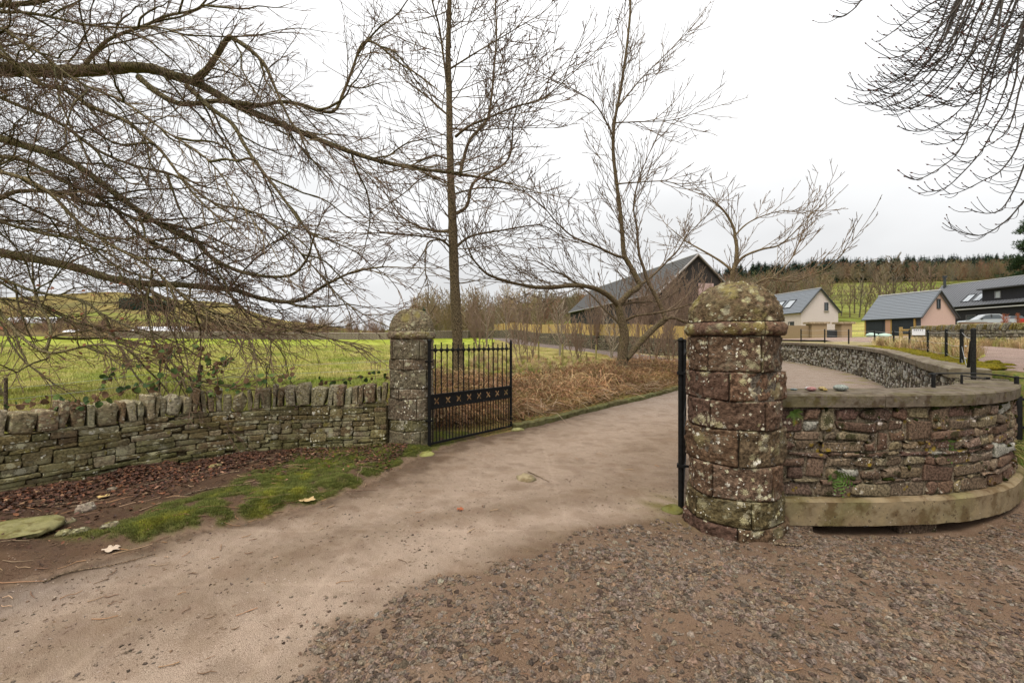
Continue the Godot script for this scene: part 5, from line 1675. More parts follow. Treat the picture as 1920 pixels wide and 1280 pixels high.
func build_yard() -> void:
	rng.seed = 707
	var Y := Vector3.UP
	# gateway by the cream house
	var wl := MB.new()
	for k in 2:
		var px: float = [1531, 1582][k]
		var p := at(px, 640, 44)
		p.y = H(p.x, 44) - 0.2
		var t := thing("gateway_pier", ["wide sandstone gateway pier beside the dark yard gate", "narrow sandstone gateway pier right of the dark yard gate"][k], "pillar", p, 0.0, "gateway piers by the cream house")
		var w: float = [0.72, 0.5][k]
		var mb := MB.new()
		mb.box(Vector3(0, 0.8, 0), Vector3(w, 0, 0), Vector3(0, 0.82, 0), Vector3(0, 0, 0.45), Color(0.38, 0.28, 0.17))
		part("shaft", mb, M.brick, t)
		mb = MB.new()
		mb.box(Vector3(0, 1.70, 0), Vector3(w + 0.22, 0, 0), Vector3(0, 0.09, 0), Vector3(0, 0, 0.6), Color(0.40, 0.32, 0.22))
		part("cap", mb, M.slab, t)
	var g := MB.new()
	var gp := at(1561, 629, 44.2)
	g.box(gp, Vector3(0.58, 0, 0), Vector3(0, 0.55, 0), Vector3(0, 0, 0.05), Color(0.03, 0.032, 0.036))
	whole("yard_gate", g, M.painted, "dark solid gate between the sandstone gateway piers", "gate")
	var lw := plan([[20.2, 40], [24.5, 42], [28.6, 44]])
	var core := MB.new()
	swept(core, lw, 0, lw.total(), [[0.18, -0.6], [0.18, 1.25], [-0.18, 1.25], [-0.18, -0.6]], 0.6, Color(0.34, 0.25, 0.15), 0.02, func(s): var p = lw.pos(s); return H(p.x, -p.z))
	whole("sandstone_wall", core, M.brick, "tan sandstone wall running up to the gateway pier", "stone wall")
	# dry stone walls at the right
	for e in [[[[27.0, 30.5], [24.5, 26.5], [22.0, 21.5], [21.5, 18.5], [22.5, 16]], 1.0, "mossy dry stone wall with slanting coping beside the gravel path"], [[[33.5, 33.5], [38.0, 34.0], [45.0, 34.5]], 1.15, "second dry stone wall running behind the mossy one, below the parked car"]]:
		var line := plan(e[0])
		var w := thing("field_wall", e[2], "stone wall", Vector3.ZERO, 0.0, "dry stone walls by the path")
		var yb := func(s): var p = line.pos(s); return H(p.x, -p.z)
		var cr := MB.new()
		swept(cr, line, 0, line.total(), [[0.2, -0.3], [0.2, e[1] - 0.28], [-0.2, e[1] - 0.28], [-0.2, -0.3]], 0.8, Color(0.26, 0.22, 0.16), 0.0, yb)
		part("rubble_core", cr, M.soil, w)
		var sm := MB.new()
		for side in [-1.0, 1.0]:
			for q in courses(line, 0, line.total(), yb, func(s): return yb.call(s) + e[1] - 0.27, 0.07, 0.16, 0.13, 0.4, 0.02):
				var p := line.pos(q[0]); var u := line.dir(q[0]); var n: Vector3 = Vector3(-u.z, 0, u.x) * side
				var pale := rng.randf()
				stone(sm, p + Y * q[1] + n * 0.21, Y.cross(n), Y, n, q[2], q[3], 0.1, vary(Color(0.40, 0.36, 0.29) if pale < 0.45 else Color(0.2, 0.165, 0.12), 0.25), 0.02, 0.02, 0.01, 1)
		part("stones", sm, M.far_stone, w, "stuff")
		var cp := MB.new()
		var s := 0.0
		while s < line.total():
			var p := line.pos(s); var u := line.dir(s); var n := Vector3(-u.z, 0, u.x)
			var V := (Y + u * R(0.3, 0.7)).normalized()
			stone(cp, p + Y * (yb.call(s) + e[1] - 0.15) + n * 0.2, V.cross(n).normalized(), V, n, R(0.06, 0.14), R(0.24, 0.34), 0.4, vary(Color(0.28, 0.215, 0.06) if nz.get_noise_2d(s * 6.0, 3) > 0.1 else Color(0.33, 0.30, 0.23), 0.25), 0.02, 0.025, 0.01, 1)
			s += R(0.11, 0.17)
		part("coping_stones", cp, M.far_stone, w, "stuff")
	# wrapped bales of material by the garage
	for e in [[1636, 629, 46.5, 0.62, "pale green wrapped sack left of the garage pier"], [1660, 629.5, 46.2, 0.66, "pale green wrapped sack right of the garage pier"]]:
		var mb := MB.new()
		var p := at(e[0], e[1], e[2])
		lump(mb, p, Vector3(e[3], 0.27, 0.5), 0.2, Color(0.36, 0.47, 0.40), 0.3, 8, 14)
		whole("wrapped_sack", mb, M.plant, e[4], "sack", "green sacks in front of the garage")
	# timber frame and notice board
	var t := thing("timber_barrier", "short golden timber barrier in front of the garage", "barrier")
	for e in [[1690, 613, 633], [1709, 617, 632]]:
		var mb := MB.new()
		var a := at(e[0], e[2], 36); var b := at(e[0], e[1], 36)
		mb.box((a + b) * 0.5, Vector3(0.1 if e[0] < 1700 else 0.05, 0, 0), (b - a) * 0.5, Vector3(0, 0, 0.06), Color(0.52, 0.35, 0.14))
		part("post", mb, M.timber, t)
	for y in [618.5, 628]:
		var mb := MB.new()
		var a := at(1692, y, 35.9); var b := at(1711, y, 35.9)
		mb.box((a + b) * 0.5, (b - a) * 0.5, Y * 0.07, Vector3(0, 0, 0.03), Color(0.52, 0.35, 0.14))
		part("rail", mb, M.timber, t)
	t = thing("notice_board", "white notice board with a dark heading beside the timber barrier", "sign")
	var nb := MB.new()
	var np := at(1723, 622.5, 24)
	nb.box(np, Vector3(0.34, 0, 0), Vector3(0, 0.155, 0), Vector3(0, 0, 0.015), Color(0.72, 0.73, 0.75))
	part("board", nb, M.painted, t)
	nb = MB.new()
	for k in 5: nb.box(np + Vector3(-0.24 + k * 0.11, 0.095, 0.018), Vector3(R(0.025, 0.045), 0, 0), Vector3(0, 0.025, 0), Vector3(0, 0, 0.002), Color(0.04, 0.04, 0.06))
	part("heading", nb, M.painted, t)
	nb = MB.new()
	for e in [-0.28, 0.28]: nb.box(np + Vector3(e, -0.4, -0.04), Vector3(0.025, 0, 0), Vector3(0, 0.5, 0), Vector3(0, 0, 0.02), Color(0.35, 0.24, 0.1))
	part("leg", nb, M.timber, t)
	build_pickup()
	# timber stacked in front of the car
	for e in [[1800, 1850, 605.5, 50, "long pale plank stacked left in front of the parked pickup"], [1826, 1925, 606.5, 49, "long brown plank stacked in front of the parked pickup"], [1840, 1925, 610.5, 48, "lowest brown plank in front of the parked pickup"]]:
		var mb := MB.new()
		var a := at(e[0], e[2], e[3]); var b := at(e[1], e[2], e[3] - 1.5)
		mb.box((a + b) * 0.5, (b - a) * 0.5, Y * 0.1, Vector3(0, 0, 0.12), vary(Color(0.36, 0.23, 0.15), 0.2))
		whole("plank", mb, M.timber, e[4], "plank", "planks by the pickup")
	# rust coloured shrub before the car
	set_twigs(0.3, 0.12, [0.3, 0.2], 0.5, 0.012, 2, 0.6, Color(0.28, 0.10, 0.06), Color(0.33, 0.12, 0.07))
	for e in [[1884, 607, 47, "rust coloured shrub in front of the parked pickup"], [1912, 606, 46, "rust coloured shrub at the right edge by the pickup"]]:
		var sh := bare_shape(1.0, 0.03, 0.05, 0.3, 1.0, 26, 1, Color(0.25, 0.1, 0.06), 3)
		plant_tree("rust_shrub", e[3], [sh[0].mesh(M.twig), sh[1].mesh(M.twig)], at(e[0], e[1], e[2]), 0, 1.1, "rust coloured shrubs by the pickup")

func build_pickup() -> void:
	var t := thing("pickup_truck", "silver double-cab pickup parked in front of the black house", "pickup truck", at(1852, 604.5, 57) + Vector3(0, -0.75, 0), -0.35)
	# side outline, nose to the left
	var body := [[-2.55, 0.55], [-2.6, 0.85], [-2.45, 1.0], [-1.3, 1.12], [2.5, 1.15], [2.55, 0.6], [2.5, 0.45], [-2.4, 0.42]]
	var cab := [[-1.4, 1.10], [-0.55, 1.72], [-0.2, 1.79], [0.85, 1.78], [1.15, 1.62], [1.25, 1.12]]
	var glass := [[-1.12, 1.17], [-0.5, 1.64], [-0.15, 1.70], [0.8, 1.69], [1.0, 1.55], [1.06, 1.17]]
	for e in [["body", body, 0.92, M.car_paint], ["cab", cab, 0.78, M.car_paint], ["side_glass", glass, 0.79, M.glass]]:
		var mb := MB.new()
		var p: Array = e[1]
		var l := []; var r := []
		for q in p:
			var tuck: float = 0.12 * smoothstep(1.1, 1.8, q[1]) if e[0] != "body" else 0.05 * smoothstep(0.8, 1.15, q[1])
			l.append(Vector3(q[0], q[1], e[2] - tuck)); r.append(Vector3(q[0], q[1], -e[2] + tuck))
		for k in p.size(): mb.face([l[k], r[k], r[(k + 1) % p.size()], l[(k + 1) % p.size()]], Color.WHITE)
		var rl := l.duplicate(); rl.reverse()
		mb.face(rl, Color.WHITE); mb.face(r, Color.WHITE)
		part(e[0], mb, e[3], t)
	for x in [-1.65, 1.65]:
		for z in [-0.86, 0.86]:
			var w := MB.new()
			w.bar(Vector3(x, 0.38, z - 0.1), Vector3(x, 0.38, z + 0.1), 0.38, 16, Color.WHITE)
			var o := part("wheel", w, M.rubber, t)
			w = MB.new()
			w.bar(Vector3(x, 0.38, z - 0.11), Vector3(x, 0.38, z + 0.11), 0.22, 12, Color.WHITE)
			part("rim", w, M.wire, o)
	var mb := MB.new()
	mb.box(Vector3(-0.95, 1.2, 0.95), Vector3(0.05, 0, 0), Vector3(0, 0.08, 0), Vector3(0, 0, 0.1), Color.WHITE)
	part("wing_mirror", mb, M.rubber, t)
	mb = MB.new()
	mb.box(Vector3(0.05, 1.42, 0.72), Vector3(0.05, 0, 0), Vector3(0, 0.3, 0), Vector3(0, 0, 0.035), Color.WHITE)
	part("door_pillar", mb, M.rubber, t)
	var t2 := thing("red_car", "red car parked to the right of the silver pickup", "car", at(1898, 603, 60) + Vector3(0, -0.75, 0), -0.3)
	var low := MB.new()
	low.box(Vector3(0, 0.72, 0), Vector3(1.1, 0, 0), Vector3(0, 0.4, 0), Vector3(0, 0, 0.8), Color.WHITE)
	part("body", low, M.car_red, t2)
	low = MB.new()
	var q := [Vector3(-0.8, 1.1, 0.7), Vector3(-0.4, 1.5, 0.6), Vector3(0.7, 1.5, 0.6), Vector3(1.0, 1.1, 0.7)]
	var r := []
	for e in q: r.append(Vector3(e.x, e.y, -e.z))
	for k in 4: low.face([q[k], r[k], r[(k + 1) % 4], q[(k + 1) % 4]], Color.WHITE)
	var qq := q.duplicate(); qq.reverse()
	low.face(qq, Color.WHITE); low.face(r, Color.WHITE)
	part("cab", low, M.glass, t2)
	for x in [-0.7, 0.7]:
		var w := MB.new()
		w.bar(Vector3(x, 0.3, 0.7), Vector3(x, 0.3, 0.85), 0.3, 14, Color.WHITE)
		part("wheel", w, M.rubber, t2)

# ------------------------------------------------------------------ distance
func build_distance() -> void:
	rng.seed = 808
	# bare tree shapes, shared
	var shapes := []
	var cols := [Color(0.17, 0.135, 0.085), Color(0.18, 0.125, 0.09), Color(0.18, 0.15, 0.08), Color(0.16, 0.14, 0.10)]
	for k in 6:
		var c: Color = cols[k % 4]
		set_twigs(0.2, 0.08, [0.9, 0.7, 0.5], 0.5, 0.035, 2, 0.65, c, mixc(c, Color(0.2, 0.13, 0.09), 0.5))
		var b := bare_shape(10.0, 0.17, 0.22, 0.1, 0.8, 26, 0, mixc(c, Color(0.2, 0.17, 0.11), 0.5), 1)
		shapes.append([b[0].mesh(M.bark), b[1].mesh(M.twig)])
	# row of trees at the foot of the hill field
	var row := [1578, 1594, 1603, 1612, 1622, 1633, 1645, 1652, 1664, 1681, 1699, 1716, 1733, 1748, 1536, 1520]
	var words := ["first", "second", "third", "fourth", "fifth", "sixth", "seventh", "eighth", "ninth", "tenth", "eleventh", "twelfth", "thirteenth", "fourteenth"]
	for k in row.size():
		var d := 118.0 + R(-6, 10)
		var p := at(row[k], 600, d)
		p.y = H(p.x, d)
		var lab := ""
		if k < 14: lab = "%s bare tree from the left in the row behind the two small houses" % words[k]
		else: lab = ["bare tree whose crown rises over the cream house roof", "bare tree just left of the cream house gable"][k - 14]
		plant_tree("row_tree", lab, shapes[k % 6], p, R(0, 6), R(0.85, 1.35) * (1.5 if row[k] == 1681 else 1.0), "trees in the row behind the houses")
	# woods on the ridge: one mass each
	var con := []
	for k in 3: con.append(conifer_mesh(12.0, 2.4, 20, [Color(0.035, 0.068, 0.04), Color(0.045, 0.078, 0.038), Color(0.036, 0.06, 0.045)][k]).mesh(M.plant))
	var wc := [[], [], []]; var cc := [[], [], []]
	for k in 1500:
		var px := R(1180, 2100)
		var d := R(300, 420) if k % 3 else R(262, 320)
		var x := (px - 960.0) / F * d
		if d < 320 and nz.get_noise_2d(px * 0.25, d * 0.3) < 0.12: continue
		var j := k % 3
		wc[j].append(Transform3D(Basis(Vector3.UP, R(0, 6)).scaled(Vector3.ONE * R(0.75, 1.35)), Vector3(x, H(x, d) - 0.5, -d)))
		cc[j].append(vary(Color(0.9, 0.9, 0.9), 0.25))
	for j in 3: scatter("conifer_wood", ["dark conifer wood along the ridge, taller trees", "dark conifer wood along the ridge, bluish trees", "dark conifer wood along the ridge, greyish trees"][j], "wood", con[j], wc[j], cc[j])
	var wb := []; var cb := []
	for k in 6:
		wb.append([]); cb.append([])
	for k in 1300:
		var px := R(1000, 2050)
		var d := R(258, 300)
		if px < 1560: d = R(110, 300)
		elif px > 1760: d = R(238, 300)
		var x := (px - 960.0) / F * d
		wb[k % 6].append(Transform3D(Basis(Vector3.UP, R(0, 6)).scaled(Vector3.ONE * R(0.8, 1.25)), Vector3(x, H(x, d) - 0.4, -d)))
		cb[k % 6].append(vary([Color(0.85, 0.9, 0.9), Color(1.1, 0.85, 0.75), Color(0.95, 1.05, 0.8), Color(0.8, 0.85, 0.85)][rng.randi() % 4], 0.25))
	for k in 260:   # bare wood left of the road
		var px := R(770, 1010)
		var d := R(62, 130)
		var x := (px - 960.0) / F * d
		wb[k % 6].append(Transform3D(Basis(Vector3.UP, R(0, 6)).scaled(Vector3.ONE * R(0.5, 0.85)), Vector3(x, H(x, d) - 0.3, -d)))
		cb[k % 6].append(vary(Color(1.15, 1.1, 1.0), 0.3))
	for k in 700:   # hedges and woods across the valley at the left
		var px := R(-150, 720)
		var d := 125.0 + pow(rng.randf(), 2) * 160
		var x := (px - 960.0) / F * d
		if nz.get_noise_2d(px * 0.3, d * 0.12) < 0.0: continue
		wb[k % 6].append(Transform3D(Basis(Vector3.UP, R(0, 6)).scaled(Vector3.ONE * R(0.25, 0.6)), Vector3(x, H(x, d) - 0.3, -d)))
		cb[k % 6].append(vary(Color(1.0, 0.9, 0.85), 0.25))
	for k in 150:   # trees along the far edge of the field
		var px := R(-60, 735)
		if px > 190 and px < 330: continue
		var d := R(96, 135)
		var x := (px - 960.0) / F * d
		wb[k % 6].append(Transform3D(Basis(Vector3.UP, R(0, 6)).scaled(Vector3.ONE * R(0.25, 0.75)), Vector3(x, H(x, d) - 0.3, -d)))
		cb[k % 6].append(vary(Color(1.15, 1.0, 0.95), 0.25))
	for j in 6:   # crowns of the far leafless woods
		scatter("leafless_wood", "far leafless woodland on the slopes, %s" % ["brown crowns", "reddish crowns", "olive crowns", "greyish crowns", "mixed brown crowns", "mixed red crowns"][j], "wood", shapes[j][1], wb[j], cb[j])
	# plantation on the far left hill
	var pt := []; var pc := []
	for k in 900:
		var px := R(222, 318) + R(0, 8)
		var d := R(640, 900)
		var x := (px - 960.0) / F * d
		pt.append(Transform3D(Basis(Vector3.UP, R(0, 6)).scaled(Vector3.ONE * R(0.6, 0.9)), Vector3(x, H(x, d) - 0.5, -d)))
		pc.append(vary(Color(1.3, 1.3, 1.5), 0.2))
	scatter("plantation", "dark square plantation on the far left hill", "wood", con[0], pt, pc)
	# Scots pine at the right edge
	var pine := thing("pine_tree", "tall green pine at the right edge behind the black house", "tree", Vector3(93, H(93, 80) - 0.5, -80))
	var tk := MB.new()
	tk.tube(smooth_line([Vector3(0, 0, 0), Vector3(0.3, 6, 0), Vector3(-0.2, 12, 0.2), Vector3(0.3, 17, 0), Vector3(0.1, 19.5, 0)], 4), PackedFloat32Array(range(17).map(func(k): return 0.5 - k * 0.026)), 9, Color(0.17, 0.10, 0.065), Color(0.20, 0.10, 0.055))
	part("trunk", tk, M.bark, pine)
	var lf := MB.new()
	var bm := MB.new()
	for k in 60:
		var f := pow((k + 0.5) / 60.0, 0.8)
		var y := lerpf(7.0, 19.5, f)
		var a := R(0, TAU)
		var len := lerpf(5.0, 1.2, pow(f, 1.6)) * R(0.5, 1.1)
		var tip := Vector3(cos(a) * len, y + R(-0.4, 0.8), sin(a) * len)
		bm.tube(PackedVector3Array([Vector3(0, y - 0.5, 0), tip * 0.5 + Vector3(0, y * 0.5 - 0.1, 0), tip]), PackedFloat32Array([0.12, 0.08, 0.03]), 4, Color(0.16, 0.09, 0.05), Color(0.14, 0.09, 0.05))
		for c in 7:
			var o := tip * Vector3(R(0.45, 1.05), 1, R(0.45, 1.05)) + rv() * 0.5
			var rad := R(0.5, 0.95)
			for e in 70:
				var q := rv().normalized()
				var u := q.cross(rv()).normalized() * 0.07
				var s0 := o + q * Vector3(1, 0.55, 1) * rad * R(0.2, 0.9)
				lf.face([s0 - u, s0 + u, s0 + q * 0.34 + Vector3(0, 0.12, 0)], vary(Color(0.035, 0.062, 0.026), 0.4))
	lf.flat = true
	part("branches", bm, M.bark, pine)
	part("needles", lf, M.plant, pine, "stuff")
	# conifer seen left of the tall trunk
	var sp := conifer_mesh(4.4, 1.5, 26, Color(0.05, 0.095, 0.055))
	var spo := thing("garden_conifer", "small dark conifer above the left gate pillar", "tree", Vector3(-11.3, H(-11.3, 58) - 0.1, -58))
	part("crown", sp, M.plant, spo)
	var spt := MB.new()
	spt.bar(Vector3(0, 0, 0), Vector3(0, 1.2, 0), 0.12, 7, Color(0.07, 0.05, 0.04))
	part("trunk", spt, M.bark, spo)
	# white sheeting in the far fields
	for e in [[272, 372, 625, 611, 190, "long white strip of sheeting at the far edge of the field"], [38, 130, 605, 594, 260, "white strip of sheeting high in the far left fields"], [150, 172, 624, 617, 185, "small white patch of sheeting in the far left field"]]:
		var mb := MB.new()
		var a := at(e[0], e[2], e[4]); var b := at(e[1], e[2], e[4])
		var h: float = (e[2] - e[3]) / F * e[4]
		var prof := []
		for k in 9: prof.append(Vector3(0, h * sin(PI * k / 8.0) - 0.4, -4.0 + 4.0 * -cos(PI * k / 8.0)))
		for k in 8: mb.face([a + prof[k + 1] * Vector3(1, 1, -1), b + prof[k + 1] * Vector3(1, 1, -1), b + prof[k] * Vector3(1, 1, -1), a + prof[k] * Vector3(1, 1, -1)], Color(0.62, 0.64, 0.68))
		whole("polytunnel", mb, M.painted, e[5], "polytunnel", "white sheeting in the far fields")
	# far field wall
	var fl := plan([[-62, 70], [-40, 78], [-24, 80], [-12, 76], [-7, 74]])
	var fw := MB.new()
	swept(fw, fl, 0, fl.total(), [[0.3, -1.0], [0.3, 1.15], [-0.3, 1.25], [-0.3, -1.0]], 1.5, Color(0.26, 0.20, 0.165), 0.05, func(s): var p = fl.pos(s); return H(p.x, -p.z))
	whole("boundary_wall", fw, M.far_stone, "long grey wall along the far edge of the green field", "stone wall")

func build_middle() -> void:   # young trees, stakes and scrub between the drive and the road
	rng.seed = 909
	var white := Color(0.42, 0.36, 0.27)
	for e in [[1052, 661, 28.0, 3.6, 0.06, "pale stemmed birch with spreading low branches left of the forked tree"], [1148, 660, 27.0, 3.3, 0.06, "pale stemmed birch close behind the forked tree"], [948, 652, 33.0, 5.2, 0.06, "thin pale birch near the bend of the far road"], [912, 648, 36.0, 5.5, 0.07, "leftmost thin pale birch along the far road"]]:
		set_twigs(0.16, 0.10, [0.28, 0.2, 0.2], 0.5, 0.009, 2, 0.6, mixc(white, Color(0.22, 0.17, 0.11), 0.3), Color(0.19, 0.12, 0.09))
		var b := bare_shape(e[3], e[4], 0.2, 0.05, 0.75, 20, 0, white, 2 if e[2] < 30 else 1)
		var x: float = (e[0] - 960.0) / F * e[2]
		plant_tree("birch_tree", e[5], [b[0].mesh(M.bark), b[1].mesh(M.twig)], Vector3(x, H(x, e[2]), -e[2]), 0, 1.0, "young birches by the far road")
	for e in [[985, 668, 24.0, 3.5, "reddish bare shrub left of the pale birches"], [1215, 668, 25.0, 3.4, "reddish bare shrub right of the forked tree"], [1262, 672, 24.0, 3.0, "tall thin bare shrub beside the right gate pillar"], [905, 655, 31.0, 3.8, "bare brown shrub right of the tall trunk"], [1085, 664, 26.0, 2.6, "small bare shrub between the two pale birches"], [1300, 660, 30.0, 5.0, "dense bare shrub left of the pillar dome"], [1185, 655, 32.0, 4.5, "dense bare shrub in front of the barn"], [1250, 655, 33.0, 5.5, "tall bare shrub in front of the barn gable"], [1218, 655, 34.0, 6.0, "tallest bare shrub against the slate roof"], [1280, 655, 31.5, 5.6, "tall bare shrub touching the left side of the pillar dome"], [1110, 655, 34.0, 4.6, "bare shrub before the left end of the barn"]]:
		set_twigs(0.16, 0.13, [0.22, 0.18, 0.15], 0.5, 0.011, 2, 0.5, Color(0.21, 0.155, 0.105), Color(0.21, 0.14, 0.105))
		var b := bare_shape(e[3], 0.035, 0.1, 0.15, 0.6, 18, 1, Color(0.19, 0.14, 0.09), 4)
		var x: float = (e[0] - 960.0) / F * e[2]
		plant_tree("bare_shrub", e[4], [b[0].mesh(M.twig), b[1].mesh(M.twig)], Vector3(x, H(x, e[2]), -e[2]), 0, 1.0, "bare shrubs by the far road")
	for e in [[1010, 666, 640, 25, "greenish stake left of the near birch"], [1055, 677, 645, 22, "greenish stake in front of the near birch"], [1100, 672, 661, 22.5, "short greenish stake between the birches"], [1118, 668, 646, 24, "greenish stake left of the forked tree"], [923, 652, 632, 33, "pale stake left of the far birches"]]:
		var mb := MB.new()
		var x: float = (e[0] - 960.0) / F * e[3]
		var a := Vector3(x, H(x, e[3]) - 0.2, -e[3])
		mb.bar(a, Vector3(x, at(0, e[2], e[3]).y, -e[3]), 0.045, 7, vary(Color(0.34, 0.29, 0.10), 0.15))
		whole("tree_stake", mb, M.timber, e[4], "stake", "tree stakes by the far road")
	# dead bracken and bramble, too tangled to count
	var tang := MB.new()
	for k in 26:
		var a := R(0, TAU)
		var b := Vector3(R(-0.3, 0.3), 0, R(-0.3, 0.3))
		var l := R(0.35, 0.95)
		var o := Vector3(cos(a), 0, sin(a))
		var pts := PackedVector3Array(); var rad := PackedFloat32Array()
		for j in 5:
			var f := j / 4.0
			pts.append(b + o * l * f * R(0.7, 0.9) + Vector3(0, l * (1.5 * f - 1.25 * f * f) + R(-0.03, 0.03), 0))
			rad.append(lerpf(0.0062, 0.003, f))
		var c := vary([Color(0.9, 0.62, 0.42), Color(0.7, 0.45, 0.3), Color(1.0, 0.8, 0.55)][k % 3], 0.2)
		tang.tube(pts, rad, 3, c, c)
		for j in 3:
			var q := pts[1 + j] + rv() * 0.04
			var u := rv().normalized() * 0.024
			var w := u.cross(rv()).normalized() * 0.014
			tang.face([q - u, q + w, q + u, q - w], c * 0.8)
	tang.flat = true
	var tm := tang.mesh(M.plant)
	var wt := []; var ct := []
	for k in 5200:
		var px := R(770, 1285)
		var d := R(7.4, 22.0)
		var x := (px - 960.0) / F * d
		var edge := look(t_left, d) - x
		if edge < 0.45 or d < 8.0 and x < -1.0: continue
		var dens := smoothstep(0.4, 1.2, edge) * smoothstep(5.6, 3.0, edge + nz.get_noise_2d(x * 2, d * 2) * 2.5)
		dens = maxf(dens, 0.35 * smoothstep(1140, 1200, px))
		if rng.randf() > dens: continue
		var h := H(x, d)
		wt.append(Transform3D(Basis(Vector3.UP, R(0, 6)).scaled(Vector3(R(0.7, 1.1), R(0.45, 1.05) * (0.5 + 0.6 * smoothstep(0.5, 1.6, edge)) * (1.5 if k % 9 == 0 else 1.0), R(0.7, 1.1))), Vector3(x, h - 0.03, -d)))
		ct.append(vary([Color(0.34, 0.285, 0.205), Color(0.25, 0.19, 0.135), Color(0.47, 0.40, 0.28), Color(0.18, 0.17, 0.065), Color(0.19, 0.13, 0.09)][rng.randi() % 5], 0.35))
	scatter("dead_bracken", "tangle of dead brown bracken and bramble under the trees beyond the drive", "scrub", tm, wt, ct)
	# straw grass right of the retaining wall and along the path
	var gt := MB.new()
	for k in 34:
		var a := R(0, TAU); var b := Vector3(R(-0.1, 0.1), 0, R(-0.1, 0.1))
		var o := Vector3(cos(a), 0, sin(a)) * R(0.1, 0.45); var h := R(0.25, 0.6)
		var s := Vector3(-o.z, 0, o.x).normalized() * 0.007
		var c := vary(Color(0.9, 0.9, 0.9), 0.2)
		gt.face([b - s, b + s, b + o * 0.4 + Vector3(0, h * 0.7, 0) + s * 0.7, b + o * 0.4 + Vector3(0, h * 0.7, 0) - s * 0.7], c)
		gt.face([b + o * 0.4 + Vector3(0, h * 0.7, 0) - s * 0.7, b + o * 0.4 + Vector3(0, h * 0.7, 0) + s * 0.7, b + o + Vector3(0, h * 0.8, 0)], c)
	gt.flat = true
	var gm := gt.mesh(M.plant)
	wt = []; ct = []
	for k in 2600:
		var d := R(8.0, 30.0)
		var px := R(1640, 1960)
		var x := (px - 960.0) / F * d
		if x < look(t_far, d) + 1.0: continue
		var pathx := path_x(d)
		if absf(x - pathx) < 1.1: continue
		if px < 1720 and d > 24: continue
		wt.append(Transform3D(Basis(Vector3.UP, R(0, 6)).scaled(Vector3.ONE * R(0.5, 1.1)), Vector3(x, H(x, d) - 0.03, -d)))
		ct.append(vary([Color(0.46, 0.33, 0.17), Color(0.40, 0.26, 0.13), Color(0.50, 0.40, 0.21), Color(0.28, 0.27, 0.07)][rng.randi() % 4], 0.2))
	for k in 2600:   # and among the trees before the far road
		var d := R(11.0, 27.5)
		var px := R(880, 1300)
		var x := (px - 960.0) / F * d
		if look(t_left, d) - x < 2.2 or nz.get_noise_2d(x * 1.5, d * 1.5) < -0.1: continue
		wt.append(Transform3D(Basis(Vector3.UP, R(0, 6)).scaled(Vector3.ONE * R(0.3, 0.75)), Vector3(x, H(x, d) - 0.03, -d)))
		ct.append(vary([Color(0.50, 0.37, 0.20), Color(0.42, 0.28, 0.15), Color(0.26, 0.28, 0.06), Color(0.30, 0.19, 0.11)][rng.randi() % 4], 0.3))
	scatter("straw_grass", "dry straw coloured grass on the banks beyond the drive", "grass", gm, wt, ct)
	# field grass
	var fg := MB.new()
	for k in 22:
		var a := R(0, TAU); var b := Vector3(R(-0.09, 0.09), 0, R(-0.09, 0.09))
		var o := Vector3(cos(a), 0, sin(a)) * R(0.02, 0.07); var h := R(0.03, 0.085)
		var s := Vector3(-o.z, 0, o.x).normalized() * 0.005
		fg.face([b - s, b + s, b + o + Vector3(0, h, 0)], vary(Color(1, 1, 1), 0.25))
	fg.flat = true
	var fm := fg.mesh(M.leaf)
	wt = []; ct = []
	for k in 42000:
		var d := 6.2 + 34.0 * pow(rng.randf(), 1.7)
		var px := R(-30, 1010)
		var x := (px - 960.0) / F * d
		if px > 700 and d < 8.2 or field_side(x, d) < 0.5 and (d < 8.6 or x > minf(-2.2, look(t_left, d) - 2.6)): continue
		var sc := R(0.8, 1.3) * (1.0 + d * 0.025)
		wt.append(Transform3D(Basis(Vector3.UP, R(0, 6)).scaled(Vector3(sc, sc * R(0.7, 1.2), sc)), Vector3(x, H(x, d) - 0.005, -d)))
		var n1 := nz.get_noise_2d(x * 2.2 + 9, d * 2.2)
		ct.append(vary(mixc(mixc(GREEN, STRAW, 0.45 + n1 * 1.1 + R(-0.3, 0.3)), Color(0.16, 0.25, 0.03), nf.get_noise_2d(x, d) * 1.4 - 0.3), 0.32))
	scatter("field_grass", "short yellow-green grass of the field behind the left wall", "grass", fm, wt, ct)

func path_x(d: float) -> float: return look(PackedVector2Array([Vector2(5, 7.0), Vector2(8, 9.0), Vector2(12, 13.5), Vector2(18, 18.5), Vector2(26, 22.5), Vector2(36, 27)]), d)

